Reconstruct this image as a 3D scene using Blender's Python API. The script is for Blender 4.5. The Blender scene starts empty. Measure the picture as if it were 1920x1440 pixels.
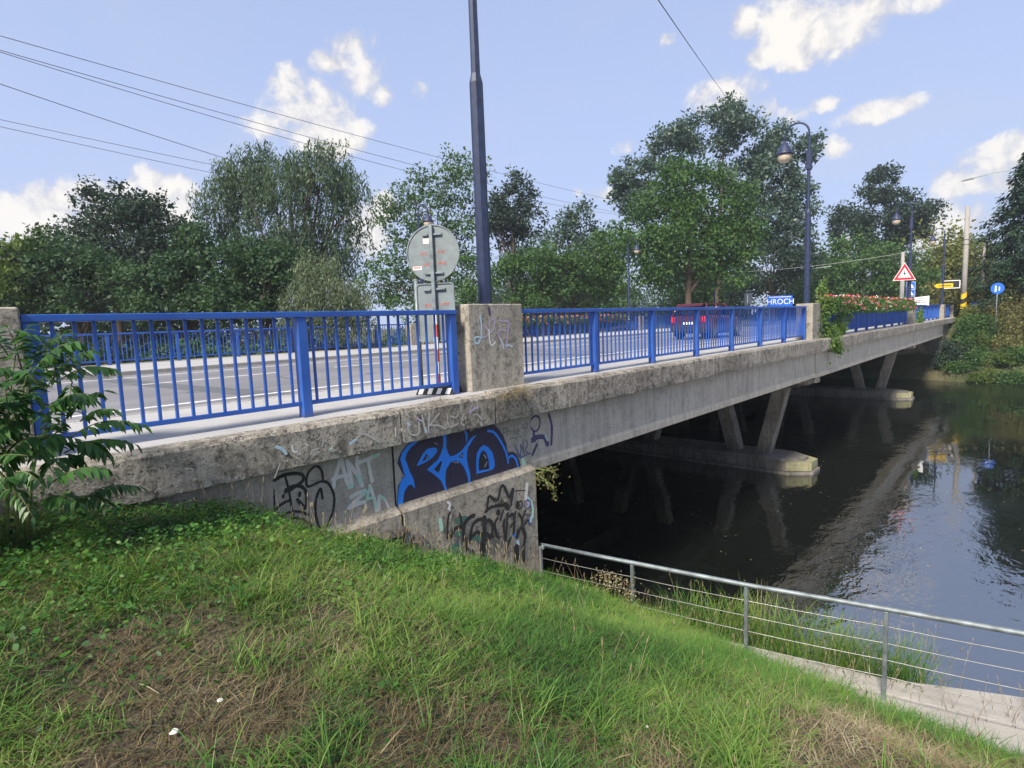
import bpy, bmesh, math, random
import numpy as np
from mathutils import Vector, Matrix
from mathutils.geometry import tessellate_polygon
random.seed(7)
RNG = np.random.default_rng(11)
scene = bpy.context.scene
COL = scene.collection
CAMM = [(0.675552,-0.736326,-0.038109),(0.103096,0.043154,0.993735),(-0.730069,-0.675249,0.105065)]
LENS = 20.0544
CAMZ = 0.8976
CLOUDS = [(0.9852,0.4271,0.0401,0.0229,1.0),(0.9629,0.3904,0.0381,0.0318,1.0),(0.9391,0.3662,0.0215,0.0182,1.0),(1.0158,0.4048,0.0288,0.0151,1.0),(1.0872,0.3647,0.0301,0.0266,1.0),(1.0657,0.3379,0.0604,0.0326,1.0),(1.0431,0.3174,0.0615,0.0372,1.0),(1.123,0.3083,0.0349,0.0219,1.0),(1.012,0.2924,0.0335,0.023,1.0),(0.2904,0.4065,0.0568,0.0378,1.0),(0.2414,0.3768,0.0744,0.0285,1.0),(0.3263,0.3748,0.0295,0.0166,1.0),(0.2826,0.3597,0.0284,0.0145,1.0),(0.2023,0.3984,0.0644,0.0242,1.0),(0.1524,0.3912,0.0423,0.0148,1.0),(0.3603,0.4171,0.0227,0.0193,1.0),(0.4107,0.3296,0.0318,0.0216,1.0),(0.3714,0.3238,0.0464,0.0285,1.0),(0.3331,0.307,0.0262,0.0178,1.0),(0.3181,0.2974,0.0222,0.0143,1.0),(0.1991,0.2703,0.0294,0.0151,1.0),(0.161,0.2746,0.0311,0.012,1.0),(0.2465,0.2952,0.0207,0.0083,0.6),(0.0618,0.1749,0.0462,0.0299,1.0),(0.0332,0.1855,0.031,0.0257,1.0),(0.0864,0.1659,0.0283,0.0204,1.0),(0.2317,0.2364,0.0171,0.0129,0.7),(0.0846,0.1176,0.0284,0.0244,1.0),(0.1074,0.1065,0.0295,0.025,1.0),(1.2759,0.2048,0.0473,0.0256,1.0),(1.2644,0.1835,0.0412,0.0299,1.0),(1.3892,0.1882,0.0349,0.024,1.0),(1.3552,0.1737,0.0612,0.0355,1.0),(1.426,0.1545,0.0496,0.0272,1.0),(0.9681,0.1891,0.0433,0.0375,1.0),(0.9789,0.1554,0.0346,0.0339,1.0),(0.59,0.2098,0.031,0.0116,0.8),(0.2959,0.2866,0.0218,0.0114,0.6),(0.475,0.4188,0.0147,0.0094,0.5),(0.8782,0.3713,0.0175,0.0117,0.5),(0.5361,0.2761,0.0258,0.011,0.5)]

# ---------------------------------------------------------------- camera, sky, sun, exposure
cd = bpy.data.cameras.new('camera'); cam = bpy.data.objects.new('camera', cd); COL.objects.link(cam)
cd.sensor_fit = 'HORIZONTAL'; cd.sensor_width = 36.0; cd.lens = LENS
cd.clip_start = 0.05; cd.clip_end = 3000
r_, u_, b_ = CAMM
cam.matrix_world = Matrix(((r_[0], u_[0], b_[0], 0), (r_[1], u_[1], b_[1], 0), (r_[2], u_[2], b_[2], CAMZ), (0, 0, 0, 1)))
scene.camera = cam

SUN_AZ = math.radians(192.0)      # measured from +X towards +Y
SUN_EL = math.radians(46.0)
HAZE = 0.0005
SKY_STRENGTH = 0.093
SUN_STRENGTH = 3.4
SUN_ANGLE = math.radians(11.0)
scene.view_settings.view_transform = 'Standard'
scene.view_settings.look = 'None'
scene.view_settings.exposure = 1.22
scene.view_settings.gamma = 1.0
scene.view_settings.use_curve_mapping = False
scene.render.engine = 'CYCLES'
cy = scene.cycles
cy.use_denoising = True
try:
    cy.denoiser = 'OPENIMAGEDENOISE'; cy.denoising_input_passes = 'RGB_ALBEDO_NORMAL'; cy.denoising_prefilter = 'ACCURATE'
except Exception: pass
cy.max_bounces = 6; cy.diffuse_bounces = 3; cy.glossy_bounces = 3; cy.transmission_bounces = 4; cy.transparent_max_bounces = 6
cy.use_adaptive_sampling = True; cy.adaptive_threshold = 0.02
cy.sample_clamp_indirect = 6
cy.volume_bounces = 1

class NT:
    """small helper round a node tree"""
    def __init__(s, tree): s.t = tree; s.n = tree.nodes; s.l = tree.links
    def new(s, typ, **kw):
        n = s.n.new(typ)
        for k, v in kw.items(): setattr(n, k, v)
        return n
    def link(s, a, b): s.l.new(a, b)
    def put(s, sock, v):
        if isinstance(v, bpy.types.NodeSocket): s.l.new(v, sock)
        else: sock.default_value = v
    def math(s, op, a, b=None, c=None, clamp=False):
        n = s.new('ShaderNodeMath', operation=op); n.use_clamp = clamp
        s.put(n.inputs[0], a)
        if b is not None: s.put(n.inputs[1], b)
        if c is not None: s.put(n.inputs[2], c)
        return n.outputs[0]
    def ramp(s, fac, stops, interp='LINEAR'):
        n = s.new('ShaderNodeValToRGB'); s.put(n.inputs[0], fac); cr = n.color_ramp; cr.interpolation = interp
        while len(cr.elements) < len(stops): cr.elements.new(0.5)
        for e, (p, c) in zip(cr.elements, stops):
            e.position = p; e.color = (c, c, c, 1) if not isinstance(c, tuple) else (*c[:3], 1)
        return n.outputs[0]
    def mix(s, f, a, b, blend='MIX'):
        n = s.new('ShaderNodeMix', data_type='RGBA', blend_type=blend)
        s.put(n.inputs[0], f)
        for k, v in ((6, a), (7, b)):
            if isinstance(v, tuple): v = (*v[:3], 1)
            s.put(n.inputs[k], v)
        return n.outputs[2]
    def noise(s, vec, scale, detail=3, rough=.55, dist=0.0):
        n = s.new('ShaderNodeTexNoise'); s.put(n.inputs['Vector'], vec)
        n.inputs['Scale'].default_value = scale; n.inputs['Detail'].default_value = detail
        n.inputs['Roughness'].default_value = rough; n.inputs['Distortion'].default_value = dist
        return n.outputs[0]
    def scalev(s, vec, sc):
        n = s.new('ShaderNodeMapping'); s.put(n.inputs[0], vec); n.inputs['Scale'].default_value = sc
        return n.outputs[0]

world = bpy.data.worlds.new('World'); scene.world = world; world.use_nodes = True
W = NT(world.node_tree)
for n in list(W.n): W.n.remove(n)
wo = W.new('ShaderNodeOutputWorld'); bg = W.new('ShaderNodeBackground'); W.link(bg.outputs[0], wo.inputs[0])
sky = W.new('ShaderNodeTexSky', sky_type='NISHITA')
sky.sun_disc = False; sky.sun_elevation = SUN_EL; sky.sun_rotation = math.pi / 2 - SUN_AZ
sky.altitude = 200; sky.air_density = 1.0; sky.dust_density = 1.3; sky.ozone_density = 1.6
tc = W.new('ShaderNodeTexCoord'); vec = tc.outputs['Generated']
sx = W.new('ShaderNodeSeparateXYZ'); W.link(vec, sx.inputs[0])
X, Y, Z = sx.outputs
az = W.math('ARCTAN2', Y, X)
hyp = W.math('SQRT', W.math('ADD', W.math('MULTIPLY', X, X), W.math('MULTIPLY', Y, Y)))
el = W.math('ARCTAN2', Z, hyp)
cn = W.noise(vec, 9.0, 6, .62, .4)
cn2 = W.noise(vec, 26.0, 5, .6, .3)
wob = W.math('ADD', W.math('MULTIPLY', W.math('SUBTRACT', cn, .5), 4.2), W.math('MULTIPLY', W.math('SUBTRACT', cn2, .5), 3.2))
dens = None
hump = None
for (a, e, ra, re, w) in CLOUDS:
    da = W.math('DIVIDE', W.math('SUBTRACT', az, a), ra * 1.15)
    de = W.math('DIVIDE', W.math('SUBTRACT', el, e), re * 1.15)
    d2 = W.math('ADD', W.math('MULTIPLY', da, da), W.math('MULTIPLY', de, de))
    v = W.math('MULTIPLY', W.math('SUBTRACT', 1.0, d2), w)
    dens = v if dens is None else W.math('SMOOTH_MAX', dens, v, 0.35)
near = W.math('SUBTRACT', 1.0, W.math('MULTIPLY', W.math('ABSOLUTE', W.math('SUBTRACT', az, 0.74)), .92))
# clouds in the rest of the sky, of the same kind and cover
lin = W.math('DIVIDE', 1.0, W.math('ADD', W.math('MAXIMUM', Z, 0.0), 0.22))
cv = W.new('ShaderNodeVectorMath', operation='SCALE'); W.link(vec, cv.inputs[0]); W.link(lin, cv.inputs['Scale'])
far = W.noise(cv.outputs[0], 2.3, 3, .5)
farm = W.math('MULTIPLY', W.math('SUBTRACT', far, .6), 7.0)
outside = W.math('GREATER_THAN', W.math('ABSOLUTE', W.math('SUBTRACT', az, 0.82)), 0.86)
high = W.math('GREATER_THAN', el, 0.66)
outm = W.math('MAXIMUM', outside, high)
farm = W.math('SUBTRACT', farm, W.math('MULTIPLY', W.math('SUBTRACT', 1.0, outm), 6.0))
dens = W.math('MAXIMUM', dens, farm)
dens = W.math('ADD', dens, wob)
cov = W.ramp(W.math('ADD', W.math('MULTIPLY', dens, .5), .3), [(0.20, 0.0), (0.40, .32), (0.62, .82), (.90, 1.0)])
thin = W.math('MULTIPLY', W.ramp(W.noise(cv.outputs[0], 1.6, 4, .6, .5), [(0.42, 0.0), (0.75, 1.0)]), .16)
cov = W.math('MAXIMUM', W.math('MULTIPLY', cov, .95), thin)
core = W.ramp(W.math('ADD', W.math('MULTIPLY', dens, .3), W.math('MULTIPLY', cn2, .9)), [(0.42, 0.0), (0.78, 1.0)])
ccol = W.mix(core, (3.35, 3.18, 3.08), (4.9, 4.66, 4.3))
hazef = W.ramp(el, [(0.0, .95), (0.32, .8), (0.7, .6)])
skc = W.mix(hazef, sky.outputs[0], (2.30, 2.78, 4.25))
final = W.mix(cov, skc, ccol)
W.link(final, bg.inputs[0]); bg.inputs[1].default_value = SKY_STRENGTH

sd = bpy.data.lights.new('sun', 'SUN'); sun = bpy.data.objects.new('sun', sd); COL.objects.link(sun)
sd.energy = SUN_STRENGTH; sd.angle = SUN_ANGLE; sd.color = (1.0, .90, .76)
sdir = Vector((math.cos(SUN_EL) * math.cos(SUN_AZ), math.cos(SUN_EL) * math.sin(SUN_AZ), math.sin(SUN_EL)))
sun.rotation_euler = sdir.to_track_quat('Z', 'Y').to_euler()
sun.location = (0, 0, 60)

# ---------------------------------------------------------------- helpers
def link(o): COL.objects.link(o); return o
def tag(o, label=None, cat=None, group=None, kind=None):
    if label: o['label'] = label
    if cat: o['category'] = cat
    if group: o['group'] = group
    if kind: o['kind'] = kind
    return o
def thing(name, label, cat, loc=(0, 0, 0), group=None, rz=0.0):
    o = link(bpy.data.objects.new(name, None)); o.location = loc; o.rotation_euler = (0, 0, rz)
    o.empty_display_size = .3
    return tag(o, label, cat, group)
def origin(o):
    v = Vector((0, 0, 0))
    while o is not None: v = v + o.location; o = o.parent
    return v
def attach(o, parent, world=True):
    if parent is not None:
        o.parent = parent
        if world: o.location = -origin(parent)
    return o
class MB:
    def __init__(s): s.v = []; s.f = []; s.sm = []
    def add(s, vs, fs, smooth=False):
        k = len(s.v); s.v += [tuple(v) for v in vs]; s.f += [tuple(i + k for i in f) for f in fs]; s.sm += [smooth] * len(fs)
    def box(s, x0, x1, y0, y1, z0, z1, b=0.0):
        if b <= 0:
            s.add([(x0, y0, z0), (x1, y0, z0), (x1, y1, z0), (x0, y1, z0), (x0, y0, z1), (x1, y0, z1), (x1, y1, z1), (x0, y1, z1)],
                  [(0, 3, 2, 1), (4, 5, 6, 7), (0, 1, 5, 4), (1, 2, 6, 5), (2, 3, 7, 6), (3, 0, 4, 7)]); return
        bm = bmesh.new(); bmesh.ops.create_cube(bm, size=1)
        for v in bm.verts: v.co = Vector(((x0 + x1) / 2 + v.co.x * (x1 - x0), (y0 + y1) / 2 + v.co.y * (y1 - y0), (z0 + z1) / 2 + v.co.z * (z1 - z0)))
        bmesh.ops.bevel(bm, geom=bm.edges[:] , offset=b, segments=2 if b > .015 else 1, affect='EDGES', profile=.6)
        bm.verts.index_update()
        s.add([v.co[:] for v in bm.verts], [[v.index for v in f.verts] for f in bm.faces]); bm.free()
    def tube(s, pts, rad, n=8, cap=True, smooth=True):
        pts = [Vector(p) for p in pts]; m = len(pts)
        if not hasattr(rad, '__len__'): rad = [rad] * m
        rings = []; up = None
        for i in range(m):
            t = (pts[min(i + 1, m - 1)] - pts[max(i - 1, 0)]).normalized()
            if up is None:
                up = Vector((0, 0, 1)) if abs(t.z) < .9 else Vector((1, 0, 0))
            a = t.cross(up).normalized(); up = a.cross(t).normalized()
            for k in range(n):
                w = 2 * math.pi * k / n
                rings.append(pts[i] + a * math.cos(w) * rad[i] + up * math.sin(w) * rad[i])
        fs = []
        for i in range(m - 1):
            for k in range(n):
                fs.append((i * n + k, i * n + (k + 1) % n, (i + 1) * n + (k + 1) % n, (i + 1) * n + k))
        if cap: fs.append(tuple(range(n - 1, -1, -1))); fs.append(tuple((m - 1) * n + k for k in range(n)))
        s.add(rings, fs, smooth)
    def lathe(s, c, prof, n=16, smooth=True):
        vs = []; fs = []
        for (r, z) in prof:
            for k in range(n):
                w = 2 * math.pi * k / n; vs.append((c[0] + r * math.cos(w), c[1] + r * math.sin(w), c[2] + z))
        for i in range(len(prof) - 1):
            for k in range(n): fs.append((i * n + k, i * n + (k + 1) % n, (i + 1) * n + (k + 1) % n, (i + 1) * n + k))
        fs.append(tuple(range(n - 1, -1, -1))); fs.append(tuple((len(prof) - 1) * n + k for k in range(n)))
        s.add(vs, fs, smooth)
    def prism(s, poly, axis, a0, a1):
        """polygon of 2D points extruded along an axis ('x': points are (y,z); 'y': points are (x,z); 'z': (x,y))"""
        n = len(poly)
        P = {'x': lambda p, a: (a, p[0], p[1]), 'y': lambda p, a: (p[0], a, p[1]), 'z': lambda p, a: (p[0], p[1], a)}[axis]
        s.add([P(p, a0) for p in poly] + [P(p, a1) for p in poly],
              [tuple(range(n)), tuple(range(2 * n - 1, n - 1, -1))] + [(i, i + n, (i + 1) % n + n, (i + 1) % n) for i in range(n)])
    def build(s, name, m, parent=None, world=True, fix=True):
        me = bpy.data.meshes.new(name); me.from_pydata(s.v, [], s.f)
        me.polygons.foreach_set('use_smooth', s.sm)
        if fix:
            bm = bmesh.new(); bm.from_mesh(me); bmesh.ops.recalc_face_normals(bm, faces=bm.faces); bm.to_mesh(me); bm.free()
        me.materials.append(m); me.update()
        return attach(link(bpy.data.objects.new(name, me)), parent, world)
def copy_tree(o, parent=None):
    c = o.copy(); COL.objects.link(c)
    if parent is not None: c.parent = parent
    for ch in list(o.children): copy_tree(ch, c)
    return c
def npmesh(name, V, loops, sizes, m, parent=None, smooth=False, world=True):
    """fast mesh from arrays; sizes: vertices per face"""
    me = bpy.data.meshes.new(name)
    me.vertices.add(len(V)); me.vertices.foreach_set('co', np.asarray(V, np.float32).ravel())
    me.loops.add(len(loops)); me.loops.foreach_set('vertex_index', np.asarray(loops, np.int32))
    sizes = np.asarray(sizes, np.int32); st = np.concatenate(([0], np.cumsum(sizes)[:-1])).astype(np.int32)
    me.polygons.add(len(sizes)); me.polygons.foreach_set('loop_start', st); me.polygons.foreach_set('loop_total', sizes)
    if smooth: me.polygons.foreach_set('use_smooth', np.ones(len(sizes), bool))
    me.update(calc_edges=True); me.validate()
    me.materials.append(m)
    return attach(link(bpy.data.objects.new(name, me)), parent, world)
def vnoise(x, y, seed=0):
    x = np.asarray(x, float); y = np.asarray(y, float)
    xi = np.floor(x).astype(np.int64); yi = np.floor(y).astype(np.int64); fx = x - xi; fy = y - yi
    fx = fx * fx * (3 - 2 * fx); fy = fy * fy * (3 - 2 * fy)
    def h(a, b):
        n = (a * 374761393 + b * 668265263 + seed * 974634777) & 0xFFFFFFFF
        n = ((n ^ (n >> 13)) * 1274126177) & 0xFFFFFFFF
        return ((n ^ (n >> 16)) & 0xFFFF) / 65535.0
    return (h(xi, yi) * (1 - fx) + h(xi + 1, yi) * fx) * (1 - fy) + (h(xi, yi + 1) * (1 - fx) + h(xi + 1, yi + 1) * fx) * fy
def fbm(x, y, seed=0, o=4):
    return sum(vnoise(x * 2 ** k, y * 2 ** k, seed + k) * .5 ** k for k in range(o)) / sum(.5 ** k for k in range(o))
def sstep(a, b, x):
    t = np.clip((np.asarray(x, float) - a) / (b - a), 0, 1); return t * t * (3 - 2 * t)

# ---------------------------------------------------------------- materials
def mat(name):
    m = bpy.data.materials.new(name); m.use_nodes = True
    t = NT(m.node_tree); p = m.node_tree.nodes['Principled BSDF']
    return m, t, p
def bump(t, p, h, strength, dist=.02):
    b = t.new('ShaderNodeBump'); b.inputs['Strength'].default_value = strength; b.inputs['Distance'].default_value = dist
    t.put(b.inputs['Height'], h); t.link(b.outputs[0], p.inputs['Normal'])
def flat(name, col, rough=.5, metal=0.0, wear=.12, spec=.4):
    m, t, p = mat(name)
    g = t.new('ShaderNodeNewGeometry')
    n = t.noise(g.outputs['Position'], 9, 4)
    d = tuple(c * (1 - wear * 1.6) for c in col); e = tuple(min(1, c * (1 + wear)) for c in col)
    t.put(p.inputs['Base Color'], t.mix(t.ramp(n, [(.3, 0.), (.7, 1.)]), d, e))
    p.inputs['Roughness'].default_value = rough; p.inputs['Metallic'].default_value = metal
    p.inputs['Specular IOR Level'].default_value = spec
    return m
def concrete(name, base, dark, stain=.5, streak=.4, speck=.5, lichen=0.0, rough=.9, bumpk=.35, scale=1.0):
    m, t, p = mat(name)
    g = t.new('ShaderNodeNewGeometry'); pos = g.outputs['Position']
    big = t.noise(pos, 1.3 * scale, 5, .6)
    mid = t.noise(pos, 7 * scale, 5, .65, .5)
    fine = t.noise(pos, 60 * scale, 3, .7)
    sv = t.scalev(pos, (9, 9, .7)); stn = t.noise(sv, 1.0 * scale, 4, .65)
    c = t.mix(t.math('MULTIPLY', t.ramp(big, [(.35, 0.), (.68, 1.)]), stain), base, dark)
    c = t.mix(t.math('MULTIPLY', t.ramp(stn, [(.45, 0.), (.72, 1.)]), streak), c, tuple(x * .55 for x in dark))
    c = t.mix(t.math('MULTIPLY', t.ramp(mid, [(.5, 0.), (.66, 1.)]), speck), c, tuple(x * .42 for x in dark))
    c = t.mix(t.math('MULTIPLY', t.ramp(fine, [(.35, 1.), (.55, 0.)]), .35), c, tuple(x * .5 for x in dark))
    if lichen > 0:
        l1 = t.noise(pos, 19, 4, .7, 1.0)
        c = t.mix(t.math('MULTIPLY', t.ramp(l1, [(.56, 0.), (.63, 1.)]), lichen), c, (.46, .45, .41))
        l2 = t.noise(pos, 27, 4, .7, .8)
        c = t.mix(t.math('MULTIPLY', t.ramp(l2, [(.55, 0.), (.60, 1.)]), lichen), c, (.035, .033, .03))
    t.put(p.inputs['Base Color'], c)
    p.inputs['Roughness'].default_value = rough; p.inputs['Specular IOR Level'].default_value = .25
    vor = t.new('ShaderNodeTexVoronoi'); t.link(pos, vor.inputs['Vector']); vor.inputs['Scale'].default_value = 14
    pit = t.ramp(vor.outputs['Distance'], [(.03, 0.), (.09, 1.)])
    h = t.math('ADD', t.math('MULTIPLY', fine, .5), t.math('ADD', t.math('MULTIPLY', mid, .8), t.math('MULTIPLY', pit, .5)))
    bump(t, p, h, bumpk, .02)
    return m
def leafmat(name, cols, trans=.3, rough=.55, spec=.25):
    """cols: ramp of leaf colours, picked leaf by leaf"""
    m, t, p = mat(name)
    g = t.new('ShaderNodeNewGeometry')
    pick = t.math('ADD', t.math('MULTIPLY', g.outputs['Random Per Island'], .45), t.math('MULTIPLY', t.ramp(t.noise(g.outputs['Position'], .8, 4), [(.32, 0.), (.68, 1.)]), .55))
    c = t.ramp(pick, [(i / (len(cols) - 1), k) for i, k in enumerate(cols)])
    t.put(p.inputs['Base Color'], c); p.inputs['Roughness'].default_value = rough; p.inputs['Specular IOR Level'].default_value = spec
    tr = t.new('ShaderNodeBsdfTranslucent'); t.link(t.mix(1.0, c, (1.0, 1.1, .55), 'MULTIPLY'), tr.inputs[0])
    ms = t.new('ShaderNodeMixShader'); ms.inputs[0].default_value = trans
    t.link(p.outputs[0], ms.inputs[1]); t.link(tr.outputs[0], ms.inputs[2])
    t.link(ms.outputs[0], m.node_tree.nodes['Material Output'].inputs[0])
    return m

M = {}
M['coping'] = concrete('coping_concrete', (.42, .388, .328), (.155, .14, .115), .8, .8, .85, .75, bumpk=.6)
M['copingtop'] = M['coping']
M['wall'] = concrete('wall_concrete', (.48, .442, .375), (.32, .295, .245), .7, .5, .35, .25, bumpk=.35)
M['beam'] = concrete('beam_concrete', (.55, .505, .43), (.40, .365, .305), .7, .6, .3, .12, bumpk=.3)
M['pillar'] = concrete('pillar_concrete', (.40, .368, .31), (.22, .20, .165), .6, .5, .75, .5, bumpk=.45)
M['under'] = concrete('underside_shade_concrete', (.075, .072, .067), (.045, .042, .039), .7, .5, .3)  # albedo lowered so the shade under the deck is part of the colour
M['pier'] = concrete('pier_concrete', (.25, .24, .215), (.11, .10, .088), .8, .7, .4, .15, bumpk=.45)
M['lichen'] = concrete('lichen_concrete', (.30, .30, .18), (.19, .185, .12), .6, .4, .5)
M['pave'] = concrete('pavement_concrete', (.40, .40, .40), (.29, .29, .285), .6, .0, .15, 0, bumpk=.15)
M['ledge'] = concrete('ledge_concrete', (.36, .345, .32), (.26, .245, .22), .6, .0, .12, .05, bumpk=.25)
M['kerb'] = concrete('kerb_stone', (.33, .325, .31), (.2, .195, .185), .6, .0, .3, .1)
M['joint'] = flat('joint_gap', (.02, .02, .019), .95)
m, t, p = mat('blue_paint'); g = t.new('ShaderNodeNewGeometry'); pos = g.outputs['Position']
sz = t.new('ShaderNodeSeparateXYZ'); t.link(pos, sz.inputs[0])
n1 = t.noise(pos, 2.2, 4, .6); n2 = t.noise(pos, 22, 4, .7); n3 = t.noise(t.scalev(pos, (30, 30, 3)), 1.0, 3, .6)
c = t.mix(t.ramp(n1, [(.3, 0.), (.7, 1.)]), (.012, .066, .32), (.023, .104, .41))
c = t.mix(t.math('MULTIPLY', t.ramp(n3, [(.5, 0.), (.75, 1.)]), .4), c, (.06, .10, .25))
rustz = t.ramp(t.math('ADD', sz.outputs[2], t.math('MULTIPLY', n2, .16)), [(.05, 1.), (.17, .0)])
rust = t.math('MAXIMUM', t.math('MULTIPLY', rustz, .55), t.math('MULTIPLY', t.ramp(n2, [(.69, 0.), (.73, 1.)]), .6))
c = t.mix(rust, c, (.075, .05, .045))
t.put(p.inputs['Base Color'], c); p.inputs['Roughness'].default_value = .45; bump(t, p, n2, .12, .004); M['blue'] = m
M['lampblue'] = flat('lamp_paint', (.022, .033, .078), .45, 0, .2, .4)
M['zinc'] = flat('galvanised_steel', (.20, .235, .25), .55, .4, .25)
M['wire'] = flat('steel_wire', (.30, .30, .29), .4, .6, .2)
M['cable'] = flat('black_cable', (.03, .03, .035), .6)
M['signback'] = flat('sign_back_grey', (.19, .225, .235), .5, .2, .12)
M['white'] = flat('white_paint', (.78, .78, .76), .5, 0, .06)
M['red'] = flat('red_paint', (.55, .03, .03), .45, 0, .08)
M['orange'] = flat('orange_paint', (.65, .10, .03), .45, 0, .08)
M['black'] = flat('black_rubber', (.025, .025, .025), .7, 0, .2)
M['signblue'] = flat('sign_blue', (.02, .12, .55), .35, 0, .05)
M['signred'] = flat('sign_red', (.60, .02, .04), .35, 0, .05)
M['yellow'] = flat('yellow_paint', (.72, .45, .01), .45, 0, .1)
M['greypole'] = concrete('spun_concrete', (.33, .32, .30), (.22, .21, .20), .5, .3, .1, 0, bumpk=.1)
M['palegreen'] = flat('pale_green_steel', (.28, .38, .34), .5, .1, .1)
M['globe'] = flat('lamp_globe', (.52, .44, .33), .25, 0, .05, .5)
M['bark'] = concrete('tree_bark', (.10, .075, .055), (.05, .038, .03), .6, .5, .3)
M['stem'] = flat('green_stem', (.10, .13, .04), .6)
M['lettering'] = flat('sign_lettering', (.75, .76, .78), .5, 0, .03)
M['redtext'] = flat('red_lettering', (.42, .10, .08), .6, 0, .1)
M['paint_white'] = flat('road_paint', (.62, .62, .61), .7, 0, .18)
for k, c in dict(purple=(.026, .018, .05), blue_g=(.016, .25, .92), black_g=(.012, .012, .013), pale=(.60, .59, .56), chalk=(.40, .39, .375), mint=(.38, .60, .50), white=(.62, .62, .62), sky=(.38, .52, .62),
                 lilac=(.40, .34, .50), navy=(.03, .06, .22), violet=(.06, .045, .13), teal=(.05, .13, .105), grey=(.10, .10, .098)).items():
    m, t, p = mat('spray_' + k.replace('_g', ''))
    g = t.new('ShaderNodeNewGeometry'); pos = g.outputs['Position']
    n1 = t.noise(pos, 30, 4, .7); n2 = t.noise(pos, 6, 4, .6)
    cc = t.mix(t.math('MULTIPLY', t.ramp(n2, [(.35, 0.), (.75, 1.)]), .35), c, tuple(x * .6 + .03 for x in c))
    cc = t.mix(t.math('MULTIPLY', t.ramp(n1, [(.60, 0.), (.72, 1.)]), .55), cc, (.2, .19, .18))
    t.put(p.inputs['Base Color'], cc); p.inputs['Roughness'].default_value = .65
    bump(t, p, n1, .25, .01)
    M['g_' + k.replace('_g', '')] = m

# asphalt, old and grey, with patches
m, t, p = mat('asphalt'); g = t.new('ShaderNodeNewGeometry'); pos = g.outputs['Position']
n1 = t.noise(pos, .35, 4, .6); n2 = t.noise(pos, 70, 3, .7); n3 = t.noise(t.scalev(pos, (.15, 1.4, 1)), 1.0, 3)
c = t.mix(t.ramp(n1, [(.35, 0.), (.65, 1.)]), (.20, .20, .215), (.15, .15, .165))
c = t.mix(t.math('MULTIPLY', t.ramp(n3, [(.5, 0.), (.7, 1.)]), .4), c, (.11, .11, .12))
c = t.mix(t.math('MULTIPLY', t.ramp(n2, [(.3, 1.), (.6, 0.)]), .3), c, (.09, .09, .09))
vo = t.new('ShaderNodeTexVoronoi', feature='DISTANCE_TO_EDGE'); t.link(t.scalev(pos, (.22, .45, 1)), vo.inputs['Vector']); vo.inputs['Scale'].default_value = 1.0
c = t.mix(t.math('MULTIPLY', t.ramp(vo.outputs['Distance'], [(.004, 1.), (.012, 0.)]), .7), c, (.05, .05, .055))
pt_ = t.new('ShaderNodeTexVoronoi'); t.link(t.scalev(pos, (.10, .22, 1)), pt_.inputs['Vector']); pt_.distance = 'CHEBYCHEV'
sp = t.new('ShaderNodeSeparateColor'); t.link(pt_.outputs['Color'], sp.inputs[0])
c = t.mix(t.math('MULTIPLY', t.ramp(sp.outputs[0], [(.70, 0.), (.72, 1.)]), .35), c, (.12, .125, .135))
t.put(p.inputs['Base Color'], c); p.inputs['Roughness'].default_value = .85; bump(t, p, n2, .3, .01); M['asphalt'] = m
M['patch'] = concrete('patched_asphalt', (.13, .14, .15), (.09, .095, .105), .6, .0, .3, 0, bumpk=.2)
# soil with dead thatch
m, t, p = mat('bank_soil'); g = t.new('ShaderNodeNewGeometry'); pos = g.outputs['Position']
n1 = t.noise(pos, 1.1, 4, .6); n2 = t.noise(pos, 35, 4, .7); n3 = t.noise(pos, 9, 4, .6)
c = t.mix(t.ramp(n3, [(.3, 0.), (.7, 1.)]), (.055, .042, .028), (.12, .098, .065))
c = t.mix(t.math('MULTIPLY', t.ramp(n1, [(.4, 0.), (.6, 1.)]), .6), c, (.045, .062, .022))
c = t.mix(t.math('MULTIPLY', t.ramp(n2, [(.55, 0.), (.68, 1.)]), .6), c, (.23, .19, .13))
t.put(p.inputs['Base Color'], c); p.inputs['Roughness'].default_value = .95; bump(t, p, t.math('ADD', n2, n3), .8, .05); M['soil'] = m
# river water
m, t, p = mat('river_water'); g = t.new('ShaderNodeNewGeometry'); pos = g.outputs['Position']
p.inputs['Base Color'].default_value = (.006, .008, .007, 1); p.inputs['Roughness'].default_value = .015
p.inputs['IOR'].default_value = 4.2; p.inputs['Specular IOR Level'].default_value = .5
rp = t.noise(t.scalev(pos, (1.0, 1.6, 1)), 2.6, 3, .55, .3)
rp2 = t.noise(t.scalev(pos, (1.0, 1.5, 1)), .55, 2, .5)
zone = t.ramp(t.noise(pos, .11, 2, .5), [(.42, .03), (.60, 1.)])
h = t.math('MULTIPLY', t.math('ADD', t.math('MULTIPLY', rp, .05), t.math('MULTIPLY', rp2, .10)), zone)
b = t.new('ShaderNodeBump'); b.inputs['Strength'].default_value = .30; b.inputs['Distance'].default_value = 1.0
t.put(b.inputs['Height'], h); t.link(b.outputs[0], p.inputs['Normal']); M['water'] = m
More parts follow.
